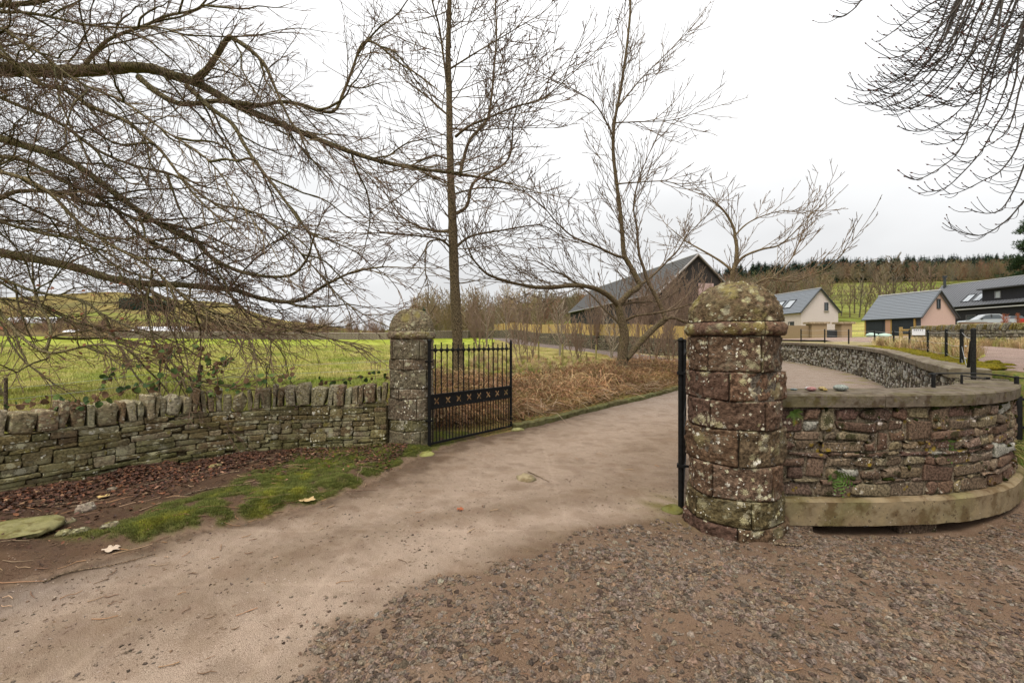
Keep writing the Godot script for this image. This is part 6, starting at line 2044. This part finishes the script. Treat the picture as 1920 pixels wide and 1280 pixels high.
# ------------------------------------------------------------------ foreground litter
func build_foreground() -> void:
	rng.seed = 1010
	# loose gravel
	var shp := []
	for k in 4:
		var mb := MB.new()
		lump(mb, Vector3.ZERO, Vector3(1, [0.3, 0.42, 0.22, 0.5][k], [0.66, 0.8, 0.5, 0.85][k]), 0, Color.WHITE, 0.75, 4, 6)
		mb.flat = true
		shp.append(mb.mesh(M.pebble))
	var wt := [[], [], [], []]; var ct := [[], [], [], []]
	var made := 0
	for k in 300000:
		var d := 1.15 + 4.2 * pow(rng.randf(), 1.15)
		var x := R(-1.25, 1.22) * d
		if x < -4.6: continue
		var l := look(t_left, d)
		if x < l + 0.05: continue
		var r := look(t_right, d)
		var n1 := nz.get_noise_2d(x * 2.2 + 9, d * 2.2)
		var inside := smoothstep(-0.1, 0.3, x - r + n1 * 0.5 + nz.get_noise_2d(x * 9.0, d * 9.0 + 77) * 0.3)
		if d > 3.9 and x < 2.3: inside *= smoothstep(4.3, 3.9, d)
		if x > 2.0 and d > 4.0 + maxf(0.0, x - 4.0) * 0.5 - 0.06: continue
		if Vector2(x - 1.95, d - 4.0).length() < 0.4: continue
		var clump := smoothstep(-0.35, 0.25, nz.get_noise_2d(x * 5.5, d * 5.5 + 30) + n1 * 0.5)
		var dens := inside * (0.16 + 0.6 * clump * clump) + 0.06 * smoothstep(-0.2, 0.5, n1 + clump - 0.6) + 0.25 * smoothstep(0.12, 0.0, x - l)
		if rng.randf() > dens: continue
		var size := 0.003 + 0.024 * pow(rng.randf(), 3.2)
		if inside < 0.2: size *= 0.5
		var j := k % 4
		wt[j].append(Transform3D(Basis.from_euler(Vector3(R(-0.3, 0.3), R(0, 6), R(-0.3, 0.3))).scaled(Vector3.ONE * size), Vector3(x, H(x, d) + size * 0.12, -d)))
		var tn := rng.randf()
		ct[j].append(vary(Color(0.225, 0.172, 0.132) if tn < 0.5 else Color(0.24, 0.168, 0.115) if tn < 0.75 else Color(0.12, 0.088, 0.067) if tn < 0.98 else Color(0.32, 0.27, 0.21), 0.28))
		made += 1
	for j in 4: scatter("loose_gravel", "loose angular gravel over the forecourt, %s chips" % ["flat", "blocky", "slivered", "rounded"][j], "gravel", shp[j], wt[j], ct[j])
	# leaf litter
	var leaf := MB.new()
	var prof := [Vector3(-0.5, 0, 0), Vector3(-0.2, 0.10, 0.26), Vector3(0.2, 0.06, 0.24), Vector3(0.5, 0.12, 0), Vector3(0.15, 0.14, -0.28), Vector3(-0.22, 0.04, -0.22)]
	for k in 6: leaf.face([Vector3(0, -0.02, 0), prof[(k + 1) % 6], prof[k]], Color.WHITE)
	leaf.flat = true
	var lm := leaf.mesh(M.leaf)
	var lw := []; var lc := []
	for k in 62000:
		var u := rng.randf()
		var x := 0.0; var d := 0.0; var dens := 1.0
		if k < 50000:   # against the wall and over the verge
			x = R(-5.6, -1.5)
			var dw := look(t_lw, x)
			var back := absf(rng.randfn(0, 0.9)) * (1.4 if x < -3.2 else 0.75)
			d = dw - 0.05 - back
			if x > look(t_left, d) - 0.02: continue
			var n1 := nz.get_noise_2d(x * 2.2 + 9, d * 2.2)
			dens = smoothstep(1.7, 0.3, back + n1 * 0.7) * smoothstep(-0.45, 0.1, nz.get_noise_2d(x * 6.0, d * 6.0)) + 0.08
			if x > -3.3: dens *= 0.16
		else:   # under the scrub
			var px := R(940, 1280)
			d = R(8.0, 15.0)
			x = (px - 960.0) / F * d
			var edge := look(t_left, d) - x
			if edge < 0.25: continue
			dens = smoothstep(3.0, 0.5, edge)
		if rng.randf() > dens: continue
		var s := R(0.018, 0.055)
		lw.append(Transform3D(Basis.from_euler(Vector3(R(-0.6, 0.6), R(0, 6), R(-0.6, 0.6))).scaled(Vector3.ONE * s), Vector3(x, H(x, d) + R(0.004, 0.022), -d)))
		var tn := rng.randf()
		lc.append(vary(Color(0.09, 0.046, 0.031) if tn < 0.5 else Color(0.055, 0.034, 0.026) if tn < 0.8 else Color(0.15, 0.065, 0.036) if tn < 0.95 else Color(0.27, 0.16, 0.095), 0.35))
	scatter("leaf_litter", "brown fallen leaves along the wall foot and under the scrub", "leaves", lm, lw, lc)
	# crumbs of twig and bark
	var cr := MB.new()
	cr.tube(PackedVector3Array([Vector3(-0.5, 0, 0), Vector3(-0.1, 0.05, 0.06), Vector3(0.5, 0.02, -0.03)]), PackedFloat32Array([0.04, 0.05, 0.03]), 3, Color.WHITE, Color.WHITE)
	var crm := cr.mesh(M.twig)
	lw = []; lc = []
	for k in 16000:
		var d := R(2.2, 6.7)
		var x := R(-5.4, 2.6)
		if k > 11000:
			d = 1.2 + 2.8 * pow(rng.randf(), 1.2)
			x = R(-1.1, 1.15) * d
		if field_side(x, d) > 0.0 or x < -1.85 and d > look(t_lw, x) - 0.04: continue
		var on := x - look(t_left, d)
		if on > 0.0:
			if k < 11000 and rng.randf() > 0.5 * smoothstep(0.35, 0.0, on): continue
			if k > 11000 and (x < look(t_right, d) and rng.randf() > 0.12 or nz.get_noise_2d(x * 3.0 + 70, d * 3.0) < 0.05): continue
			if x > 2.2 and d > 3.85: continue
		var s := R(0.012, 0.055)
		lw.append(Transform3D(Basis.from_euler(Vector3(R(-0.2, 0.2), R(0, 6), R(-0.25, 0.25))).scaled(Vector3(s, R(0.02, 0.04), R(0.02, 0.04))), Vector3(x, H(x, d) + 0.004, -d)))
		lc.append(vary([Color(0.10, 0.055, 0.036), Color(0.06, 0.038, 0.028), Color(0.24, 0.15, 0.085), Color(0.15, 0.085, 0.05)][rng.randi() % 4], 0.3))
	scatter("twig_crumbs", "crumbs of bark and twig strewn over the verge and gravel", "debris", crm, lw, lc)
	# moss tufts
	var mt := MB.new()
	for k in 16:
		var o := Vector3(R(-1, 1), 0, R(-1, 1)) * 0.016
		var dir := (Vector3(o.x * 30, 1, o.z * 30) + rv() * 0.3).normalized()
		var s := rv().normalized().cross(dir).normalized() * 0.0022
		mt.face([o - s, o + s, o + dir * R(0.010, 0.02)], vary(Color.WHITE, 0.3))
	mt.flat = true
	var mm := mt.mesh(M.leaf)
	lw = []; lc = []
	for k in 60000:
		var d := R(3.0, 6.8)
		var x := R(-5.0, -1.2)
		var l := look(t_left, d)
		if x > l or field_side(x, d) > 0.0 or d > look(t_lw, x) - 0.05: continue
		var col := tone(x, d)
		if col.g < col.r * 0.93: continue
		var s := R(0.8, 1.5)
		lw.append(Transform3D(Basis(Vector3.UP, R(0, 6)).scaled(Vector3.ONE * s), Vector3(x, H(x, d) - 0.002, -d)))
		lc.append(vary(col * 1.15, 0.35))
	scatter("verge_moss", "bright green moss cushion on the verge left of the drive", "moss", mm, lw, lc)
	# twigs on the ground
	var tg := MB.new()
	for k in 480:
		var d := 1.4 + 5.4 * pow(rng.randf(), 1.2)
		var x := R(-1.1, 1.05) * d
		if k < 260:
			x = R(-5.0, -1.6); d = R(2.7, 6.3)
			if d > look(t_lw, x) - 0.1: continue
		if x > 2.2 and d > 3.8 or field_side(x, d) > 0.0: continue
		var a := rng.randfn(0.45, 0.6) if k < 260 else R(0, TAU)
		var len := R(0.03, 0.16) if k > 90 else R(0.15, 0.45)
		if x > look(t_left, d):
			if rng.randf() < 0.4: continue
			len = minf(len, R(0.03, 0.13))
		var dir := Vector3(cos(a), 0, -sin(a))
		var pts := PackedVector3Array(); var rad := PackedFloat32Array()
		for j in 4:
			var q := Vector3(x, 0, -d) + dir * len * (j / 3.0)
			q += Vector3(-dir.z, 0, dir.x) * R(-0.012, 0.012)
			q.y = H(q.x, -q.z) + 0.006 + R(0, 0.006)
			pts.append(q); rad.append(R(0.0014, 0.0036))
		var c := vary([Color(0.26, 0.15, 0.08), Color(0.14, 0.085, 0.055), Color(0.30, 0.21, 0.13)][k % 3], 0.25)
		tg.tube(pts, rad, 4, c, c)
	var to := whole("fallen_twigs", tg, M.twig, "small brown twigs strewn over the verge, drive and gravel", "twigs")
	to.set_meta("kind", "stuff")
	# separate sticks
	for e in [[[[255, 925], [330, 905], [420, 893], [520, 868]], 0.008, "long grey stick lying across the leaf litter by the left wall"], [[[345, 950], [400, 935], [470, 925]], 0.008, "short pale stick lying on the moss"], [[[0, 975], [80, 962], [160, 950], [230, 938]], 0.007, "thin pale stick across the leaves near the left edge"], [[[80, 1095], [130, 1075], [210, 1062], [290, 1040]], 0.006, "crooked orange twig at the edge of the drive"], [[[1450, 1023], [1495, 1026], [1512, 1017], [1520, 1008]], 0.012, "dark root curling out beside the foot of the right pillar"], [[[990, 884], [1010, 893], [1030, 902]], 0.006, "dark twig lying beside the gate stop stone"], [[[1448, 1118], [1480, 1125], [1508, 1121]], 0.005, "reddish twig lying on the gravel forecourt"]]:
		var p := []
		for q in e[0]:
			var d: float = 1364.8 / (q[1] - 640.0)
			var x: float = (q[0] - 960.0) / F * d
			p.append(Vector3(x, H(x, d) + 0.012, -d))
		var line := smooth_line(p, 4)
		var rad := PackedFloat32Array()
		for k in line.size(): rad.append(e[1] * lerpf(1.0, 0.5, float(k) / line.size()))
		var mb := MB.new()
		mb.tube(line, rad, 6, Color(0.27, 0.2, 0.13), Color(0.30, 0.2, 0.13))
		whole("fallen_stick", mb, M.bark, e[2], "stick", "sticks lying on the ground")
	# stones lying on the verge
	for e in [[28, 1012, 0.30, 0.045, 0.26, Color(0.20, 0.185, 0.09), "large flat mossy boulder at the left edge of the verge"], [160, 968, 0.075, 0.05, 0.055, Color(0.36, 0.29, 0.22), "smooth pale stone standing in the leaf litter"], [205, 1002, 0.075, 0.03, 0.06, Color(0.20, 0.165, 0.105), "flat brown stone at the near edge of the moss"], [120, 992, 0.075, 0.03, 0.05, Color(0.22, 0.16, 0.10), "long brown stone left of the pale one"], [150, 1008, 0.07, 0.025, 0.05, Color(0.17, 0.155, 0.08), "greenish stone sunk in front of the pale one"], [118, 1012, 0.05, 0.03, 0.05, Color(0.19, 0.165, 0.08), "small mossy stone right of the flat boulder"], [402, 884, 0.075, 0.025, 0.06, Color(0.33, 0.27, 0.12), "yellowish stone near the wall at the top of the moss"], [210, 928, 0.055, 0.02, 0.04, Color(0.26, 0.21, 0.15), "small flat stone among the leaves by the wall"]]:
		var d: float = 1364.8 / (e[1] - 640.0)
		var x: float = (e[0] - 960.0) / F * d
		var mb := MB.new()
		lump(mb, Vector3(x, H(x, d) + e[3] * 0.3, -d), Vector3(e[2], e[3], e[4]), R(0, 1), e[5], 0.4, 8, 14)
		whole("verge_stone", mb, M.cope_stone if e[2] < 0.2 else M.slab, e[6], "stone", "stones on the verge")
	# single leaves
	for e in [[576, 943, 0.085, Color(0.42, 0.30, 0.15), "large yellow maple leaf at the edge of the drive"], [208, 1036, 0.06, Color(0.44, 0.35, 0.27), "pale dry leaf lying at the edge of the drive"], [862, 957, 0.035, Color(0.30, 0.10, 0.05), "small red-brown leaf in the middle of the drive"], [193, 942, 0.06, Color(0.46, 0.33, 0.14), "yellow oval leaf on the litter beside the moss"]]:
		var d: float = 1364.8 / (e[1] - 640.0)
		var x: float = (e[0] - 960.0) / F * d
		var mb := MB.new()
		var n := 22
		var mid := mb.add(Vector3(x, H(x, d) + 0.02, -d), e[3])
		for k in n:
			var a := TAU * k / n
			var r: float = e[2] * (0.62 + 0.38 * absf(cos(a * 2.5))) * R(0.85, 1.1)
			mb.add(Vector3(x + cos(a) * r, H(x, d) + 0.008 + R(0, 0.02), -d + sin(a) * r), vary(e[3], 0.08))
		for k in n: mb.tri(mid, mid + 1 + (k + 1) % n, mid + 1 + k)
		mb.flat = true
		whole("fallen_leaf", mb, M.leaf, e[4], "leaf", "single leaves on the ground")
	# pebbles set out on the coping
	for e in [[1577, 729, 4.20, 0.068, 0.030, 0.05, Color(0.36, 0.39, 0.35), "large oval grey-green pebble on the coping"], [1542, 729, 4.25, 0.034, 0.018, 0.03, Color(0.46, 0.36, 0.18), "yellow pebble on the coping next to the pink one"], [1548, 731, 4.18, 0.018, 0.011, 0.02, Color(0.50, 0.36, 0.13), "tiny amber pebble right of the yellow one"], [1522, 731, 4.17, 0.044, 0.021, 0.035, Color(0.46, 0.24, 0.23), "pink pebble on the coping"], [1518, 727, 4.28, 0.045, 0.016, 0.03, Color(0.60, 0.57, 0.56), "white pebble behind the pink one"], [1489, 729, 4.25, 0.03, 0.009, 0.03, Color(0.24, 0.30, 0.30), "small flat teal pebble nearest the pillar"]]:
		var mb := MB.new()
		var p := at(e[0], e[1], e[2])
		lump(mb, Vector3(p.x, 1.146 + e[4] * 0.9, p.z), Vector3(e[3], e[4], e[5]), 0.1, e[6], 0.08, 8, 16)
		whole("pebble", mb, M.pebble, e[7], "pebble", "pebbles on the coping")

func build_bramble() -> void:
	rng.seed = 1111
	var t := thing("bramble", "green leaved bramble climbing along the top of the dry stone wall", "bramble")
	var lf := MB.new()
	var outline := []
	for k in 12:
		var a := TAU * k / 12.0
		outline.append(Vector3(cos(a) * 0.5, sin(a) * 0.42 * (1.0 - 0.25 * cos(a)), 0.06 * cos(a * 2)))
	for k in 12: lf.face([Vector3(0, 0, -0.03), outline[k], outline[(k + 1) % 12]], Color.WHITE)
	lf.flat = true
	var greens := []
	for c in [Color(0.045, 0.075, 0.022), Color(0.075, 0.11, 0.03), Color(0.03, 0.05, 0.018), Color(0.085, 0.05, 0.028)]:
		var m := plain("bramble_leaf", c, 0.75, 0.0, 0.2)
		m.backlight_enabled = true
		m.backlight = Color(0.12, 0.14, 0.06)
		var b := MB.new()
		b.v = lf.v.duplicate(); b.n = lf.n.duplicate(); b.c = lf.c.duplicate(); b.i = lf.i.duplicate(); b.flat = true
		greens.append(b.mesh(m))
	var stems := [[[95, 775], [140, 765], [190, 748], [240, 730], [290, 715], [330, 695]], [[180, 752], [195, 720], [205, 700], [240, 690], [290, 672], [330, 650]], [[10, 760], [60, 757], [110, 752], [150, 760]], [[290, 735], [300, 700], [305, 670], [300, 650]], [[400, 740], [408, 715], [404, 690], [420, 676], [440, 680]], [[430, 730], [470, 715], [520, 705], [545, 700]], [[360, 725], [380, 705], [395, 690], [385, 670], [360, 650]], [[600, 715], [640, 712], [690, 706], [720, 703]]]
	var sm := MB.new()
	for e in stems:
		var p := []
		var d := R(5.6, 6.4) if e[0][0] > 150 else 5.0
		if e[0][0] > 550: d = 6.95
		for q in e: p.append(at(q[0], q[1], d))
		var line := smooth_line(p, 4)
		var rad := PackedFloat32Array()
		for k in line.size(): rad.append(lerpf(0.0055, 0.003, float(k) / line.size()))
		sm.tube(line, rad, 5, Color(0.17, 0.08, 0.055), Color(0.16, 0.10, 0.05))
		for k in line.size():
			for j in 2:
				if rng.randf() < 0.12: continue
				var o := put("leaf", greens[rng.randi() % 4 if rng.randf() < 0.8 else 3], t)
				var s := R(0.045, 0.085)
				o.transform = Transform3D(Basis.from_euler(Vector3(R(-1.0, 0.4), R(-0.8, 0.8), R(0, 6))).scaled(Vector3.ONE * s), line[k] + rv() * 0.06)
	for k in 22:
		var p := at(R(90, 560), R(640, 730), R(5.7, 6.6))
		var q := p + Vector3(R(-0.5, 0.5), R(-0.25, 0.25), R(-0.2, 0.2))
		var mid := (p + q) * 0.5 + Vector3(0, R(0.02, 0.14), 0)
		sm.tube(smooth_line([p, mid, q], 4), PackedFloat32Array([0.003, 0.003, 0.003, 0.003, 0.0028, 0.0026, 0.0024, 0.002, 0.0015]), 4, Color(0.22, 0.11, 0.07), Color(0.2, 0.12, 0.07))
	part("stems", sm, M.twig, t)
	# old fence behind the wall
	var f := thing("field_fence", "old wire fence with leaning stakes behind the dry stone wall", "fence")
	for e in [[10, 790, 708, 5.1, 10, 0.018, "wooden_stake"], [362, 790, 684, 6.35, 376, 0.03, "wooden_stake"], [296, 790, 668, 6.3, 300, 0.010, "wooden_stake"], [498, 760, 686, 6.8, 500, 0.008, "iron_stake"]]:
		var mb := MB.new()
		mb.bar(at(e[0], e[1], e[3]), at(e[4], e[2], e[3]), e[5], 7, Color(0.13, 0.095, 0.06) if e[6] == "wooden_stake" else Color(0.04, 0.03, 0.025))
		if e[6] == "iron_stake":
			var loop := PackedVector3Array(); var rr := PackedFloat32Array()
			for k in 9:
				loop.append(at(500, 684, 6.8) + Vector3(cos(TAU * k / 8), sin(TAU * k / 8), 0) * 0.022); rr.append(0.006)
			mb.tube(loop, rr, 5, Color(0.04, 0.03, 0.025), Color(0.04, 0.03, 0.025))
		part(e[6], mb, M.timber, f)
	for y in [0.0, 18.0]:
		var mb := MB.new()
		var p := []
		for q in [[-20, 752, 5.0], [120, 738, 5.6], [300, 717, 6.3], [500, 703, 6.8], [735, 692, 7.1]]: p.append(at(q[0], q[1] - y * (6.0 / q[2]), q[2]))
		var line := smooth_line(p, 4)
		var rr := PackedFloat32Array()
		for k in line.size(): rr.append(0.0022)
		mb.tube(line, rr, 4, Color.WHITE, Color.WHITE)
		part("wire", mb, M.wire, f)

func build_kerb() -> void:
	rng.seed = 1212
	var line := plan([[0.05, 8.2], [0.75, 9.0], [1.62, 10.05], [3.2, 11.75], [4.9, 13.6], [7.0, 16.2]])
	var t := thing("stone_kerb", "mossy kerb edging the drive beyond the left gate leaf", "kerb")
	var s := 0.0
	while s < line.total() - 0.2:
		var e := minf(s + R(0.6, 1.0), line.total())
		var mb := MB.new()
		swept(mb, line, s + 0.006, e - 0.006, [[0.05, -0.15], [0.045, 0.085], [0.02, 0.105], [-0.08, 0.105], [-0.08, -0.15]], 0.12, vary(Color(0.105, 0.10, 0.045), 0.2), 0.03, func(q): var p = line.pos(q); return H(p.x + 0.1, -p.z - 0.1))
		part("kerb_stone", mb, M.slab, t)
		s = e
	# brushwood lying behind the kerb
	var bw := MB.new()
	for k in 260:
		var d := R(8.8, 14.0)
		var x := look(t_left, d) - 0.2 - absf(rng.randfn(0, 0.9))
		var p := Vector3(x, H(x, d) + R(0.02, 0.2), -d)
		var dir := Vector3(R(-1, 1), R(-0.15, 0.5), R(-1, 1)).normalized()
		var len := R(0.15, 0.7)
		var c := vary(Color(0.36, 0.26, 0.17), 0.35)
		bw.tube(PackedVector3Array([p, p + dir * len * 0.5 + rv() * 0.05, p + dir * len + Vector3(0, -0.1, 0)]), PackedFloat32Array([0.006, 0.005, 0.002]), 4, c, c)
	whole("brushwood", bw, M.twig, "pale dead sticks heaped behind the mossy kerb", "brushwood").set_meta("kind", "stuff")

# ------------------------------------------------------------------ the scene
func sky_picture() -> ImageTexture:
	var w := 1024
	var h := 512
	var f := FastNoiseLite.new()
	f.seed = 4
	f.frequency = 1.0
	f.fractal_octaves = 5
	var im := Image.create(w, h, false, Image.FORMAT_RGBF)
	for y in h:
		var e := (0.5 - (y + 0.5) / h) * PI
		for x in w:
			var a := TAU * x / w
			var up := maxf(sin(e), 0.0)
			var k := 0.345 + 0.48 * pow(up, 1.4)   # overcast: brighter towards the zenith
			if e > 0.0:
				var dir := Vector3(cos(a) * cos(e), sin(e), sin(a) * cos(e)) / (sin(e) + 0.28)
				k *= 1.0 + 0.2 * f.get_noise_3d(dir.x * 0.9, dir.y, dir.z * 0.9)
			im.set_pixel(x, y, Color(0.99 * k, 1.0 * k, 1.012 * k))
	return ImageTexture.create_from_image(im)

func _ready() -> void:
	# camera
	var cam := Camera3D.new()
	cam.position = Vector3(0, EYE, 0)
	cam.fov = rad_to_deg(2.0 * atan(640.0 / F))
	cam.near = 0.05
	cam.far = 6000.0
	cam.current = true
	add_child(cam)
	# sky and exposure
	var env := Environment.new()
	env.background_mode = Environment.BG_SKY
	env.tonemap_mode = Environment.TONE_MAPPER_LINEAR
	env.tonemap_exposure = 2.35
	var sm := PanoramaSkyMaterial.new()
	sm.panorama = sky_picture()
	var sky := Sky.new()
	sky.sky_material = sm
	env.sky = sky
	env.sdfgi_enabled = true
	env.ssao_enabled = true
	env.ssil_enabled = true
	var we := WorldEnvironment.new()
	we.environment = env
	add_child(we)
	# the sun behind an even layer of cloud
	var sun := DirectionalLight3D.new()
	sun.light_energy = 0.45
	sun.light_angular_distance = 30.0
	sun.light_color = Color(1.0, 0.965, 0.91)
	sun.shadow_enabled = true
	sun.rotation_degrees = Vector3(-58, -35, 0)
	add_child(sun)

	nz.seed = 2
	nz.frequency = 0.35
	nz.fractal_octaves = 3
	nf.seed = 5
	nf.frequency = 0.12
	nf.fractal_octaves = 2
	make_materials()
	land_tables()
	build_land()
	ribbon("road", plan([[8.5, 26.9], [6.6, 30], [4.6, 35.0], [2.8, 41.5], [1.0, 48.5], [-3.4, 62.5]], 8), -1.6, 1.6, 0.05, Color(0.225, 0.185, 0.165), M.ground)
	ribbon("path", plan([[6.6, 5.4], [7.4, 6.4], [9.0, 8.0], [13.5, 12], [18.5, 18], [22.0, 26], [27, 36]], 8), -0.85, 0.85, 0.03, Color(0.40, 0.30, 0.255), M.ground)
	ribbon("yard", plan([[20, 33], [30, 40], [40, 45], [52, 50]], 6), -3.5, 3.5, 0.12, Color(0.42, 0.315, 0.26), M.ground)

	build_left_wall()
	build_near_wall()
	build_far_wall()
	var red := [Color(0.165, 0.098, 0.066), Color(0.185, 0.115, 0.075), Color(0.15, 0.09, 0.064), Color(0.18, 0.122, 0.078)]
	var drab := [Color(0.30, 0.23, 0.16), Color(0.265, 0.205, 0.142), Color(0.325, 0.255, 0.18), Color(0.28, 0.225, 0.15)]
	pillar("round red sandstone gate pillar with lichened dome, the large near one right of the drive", Vector3(1.953, 0, -4.0), 0.372, [
		[-0.12, 0.10, [4, 100, 190, 280], 0.028], [0.10, 0.316, [-49, 19, 110, 200], 0.015], [0.316, 0.586, [-25, 46, 130, 235], 0.008], [0.586, 0.88, [5, 95, 185, 275], 0.005], [0.88, 1.116, [-28.6, 37, 120, 225], 0.003], [1.116, 1.35, [-5, 92, 180, 275], 0.0], [1.35, 1.645, [-32, 32, 120, 220], 0.0]],
		0.355, [1.65, 1.76], M.right_block, red, 71, atan2(-1.953, 4.0))
	pillar("round grey-brown gate pillar with mossy dome, the farther one beside the dry stone wall", Vector3(-1.543, 0, -7.0), 0.33, [
		[-0.12, 0.27, [22, 120, 240], 0.012], [0.27, 0.435, [-17, 70, 150, 260], 0.008], [0.435, 0.748, [12, 100, 190, 290], 0.006], [0.748, 0.896, [-33, 60, 150, 240], 0.003], [0.896, 1.178, [-61, 38, 130, 220], 0.003], [1.178, 1.334, [-20, 75, 170, 260], 0.0], [1.334, 1.635, [-56, 19, 110, 210], 0.0]],
		0.34, [1.64, 1.755], M.left_block, drab, 72, atan2(1.543, 7.0))
	gate_leaf("black iron gate leaf standing open beside the left pillar, with pierced crosses", Vector3(-1.23, 0.0, -6.76), Vector3(-0.02, 0, -8.2), -1.0)
	gate_leaf("black iron gate leaf seen edge-on beside the right pillar", Vector3(1.61, 0.0, -4.33), Vector3(2.31, 0, -6.07), 1.0)
	build_rail()
	build_stop_stones()
	build_kerb()
	build_houses()
	build_yard()
	build_distance()
	build_middle()
	build_left_tree()
	build_tall_tree()
	build_fork_tree()
	build_pillar_tree()
	build_hanging_tree()
	build_bramble()
	build_foreground()
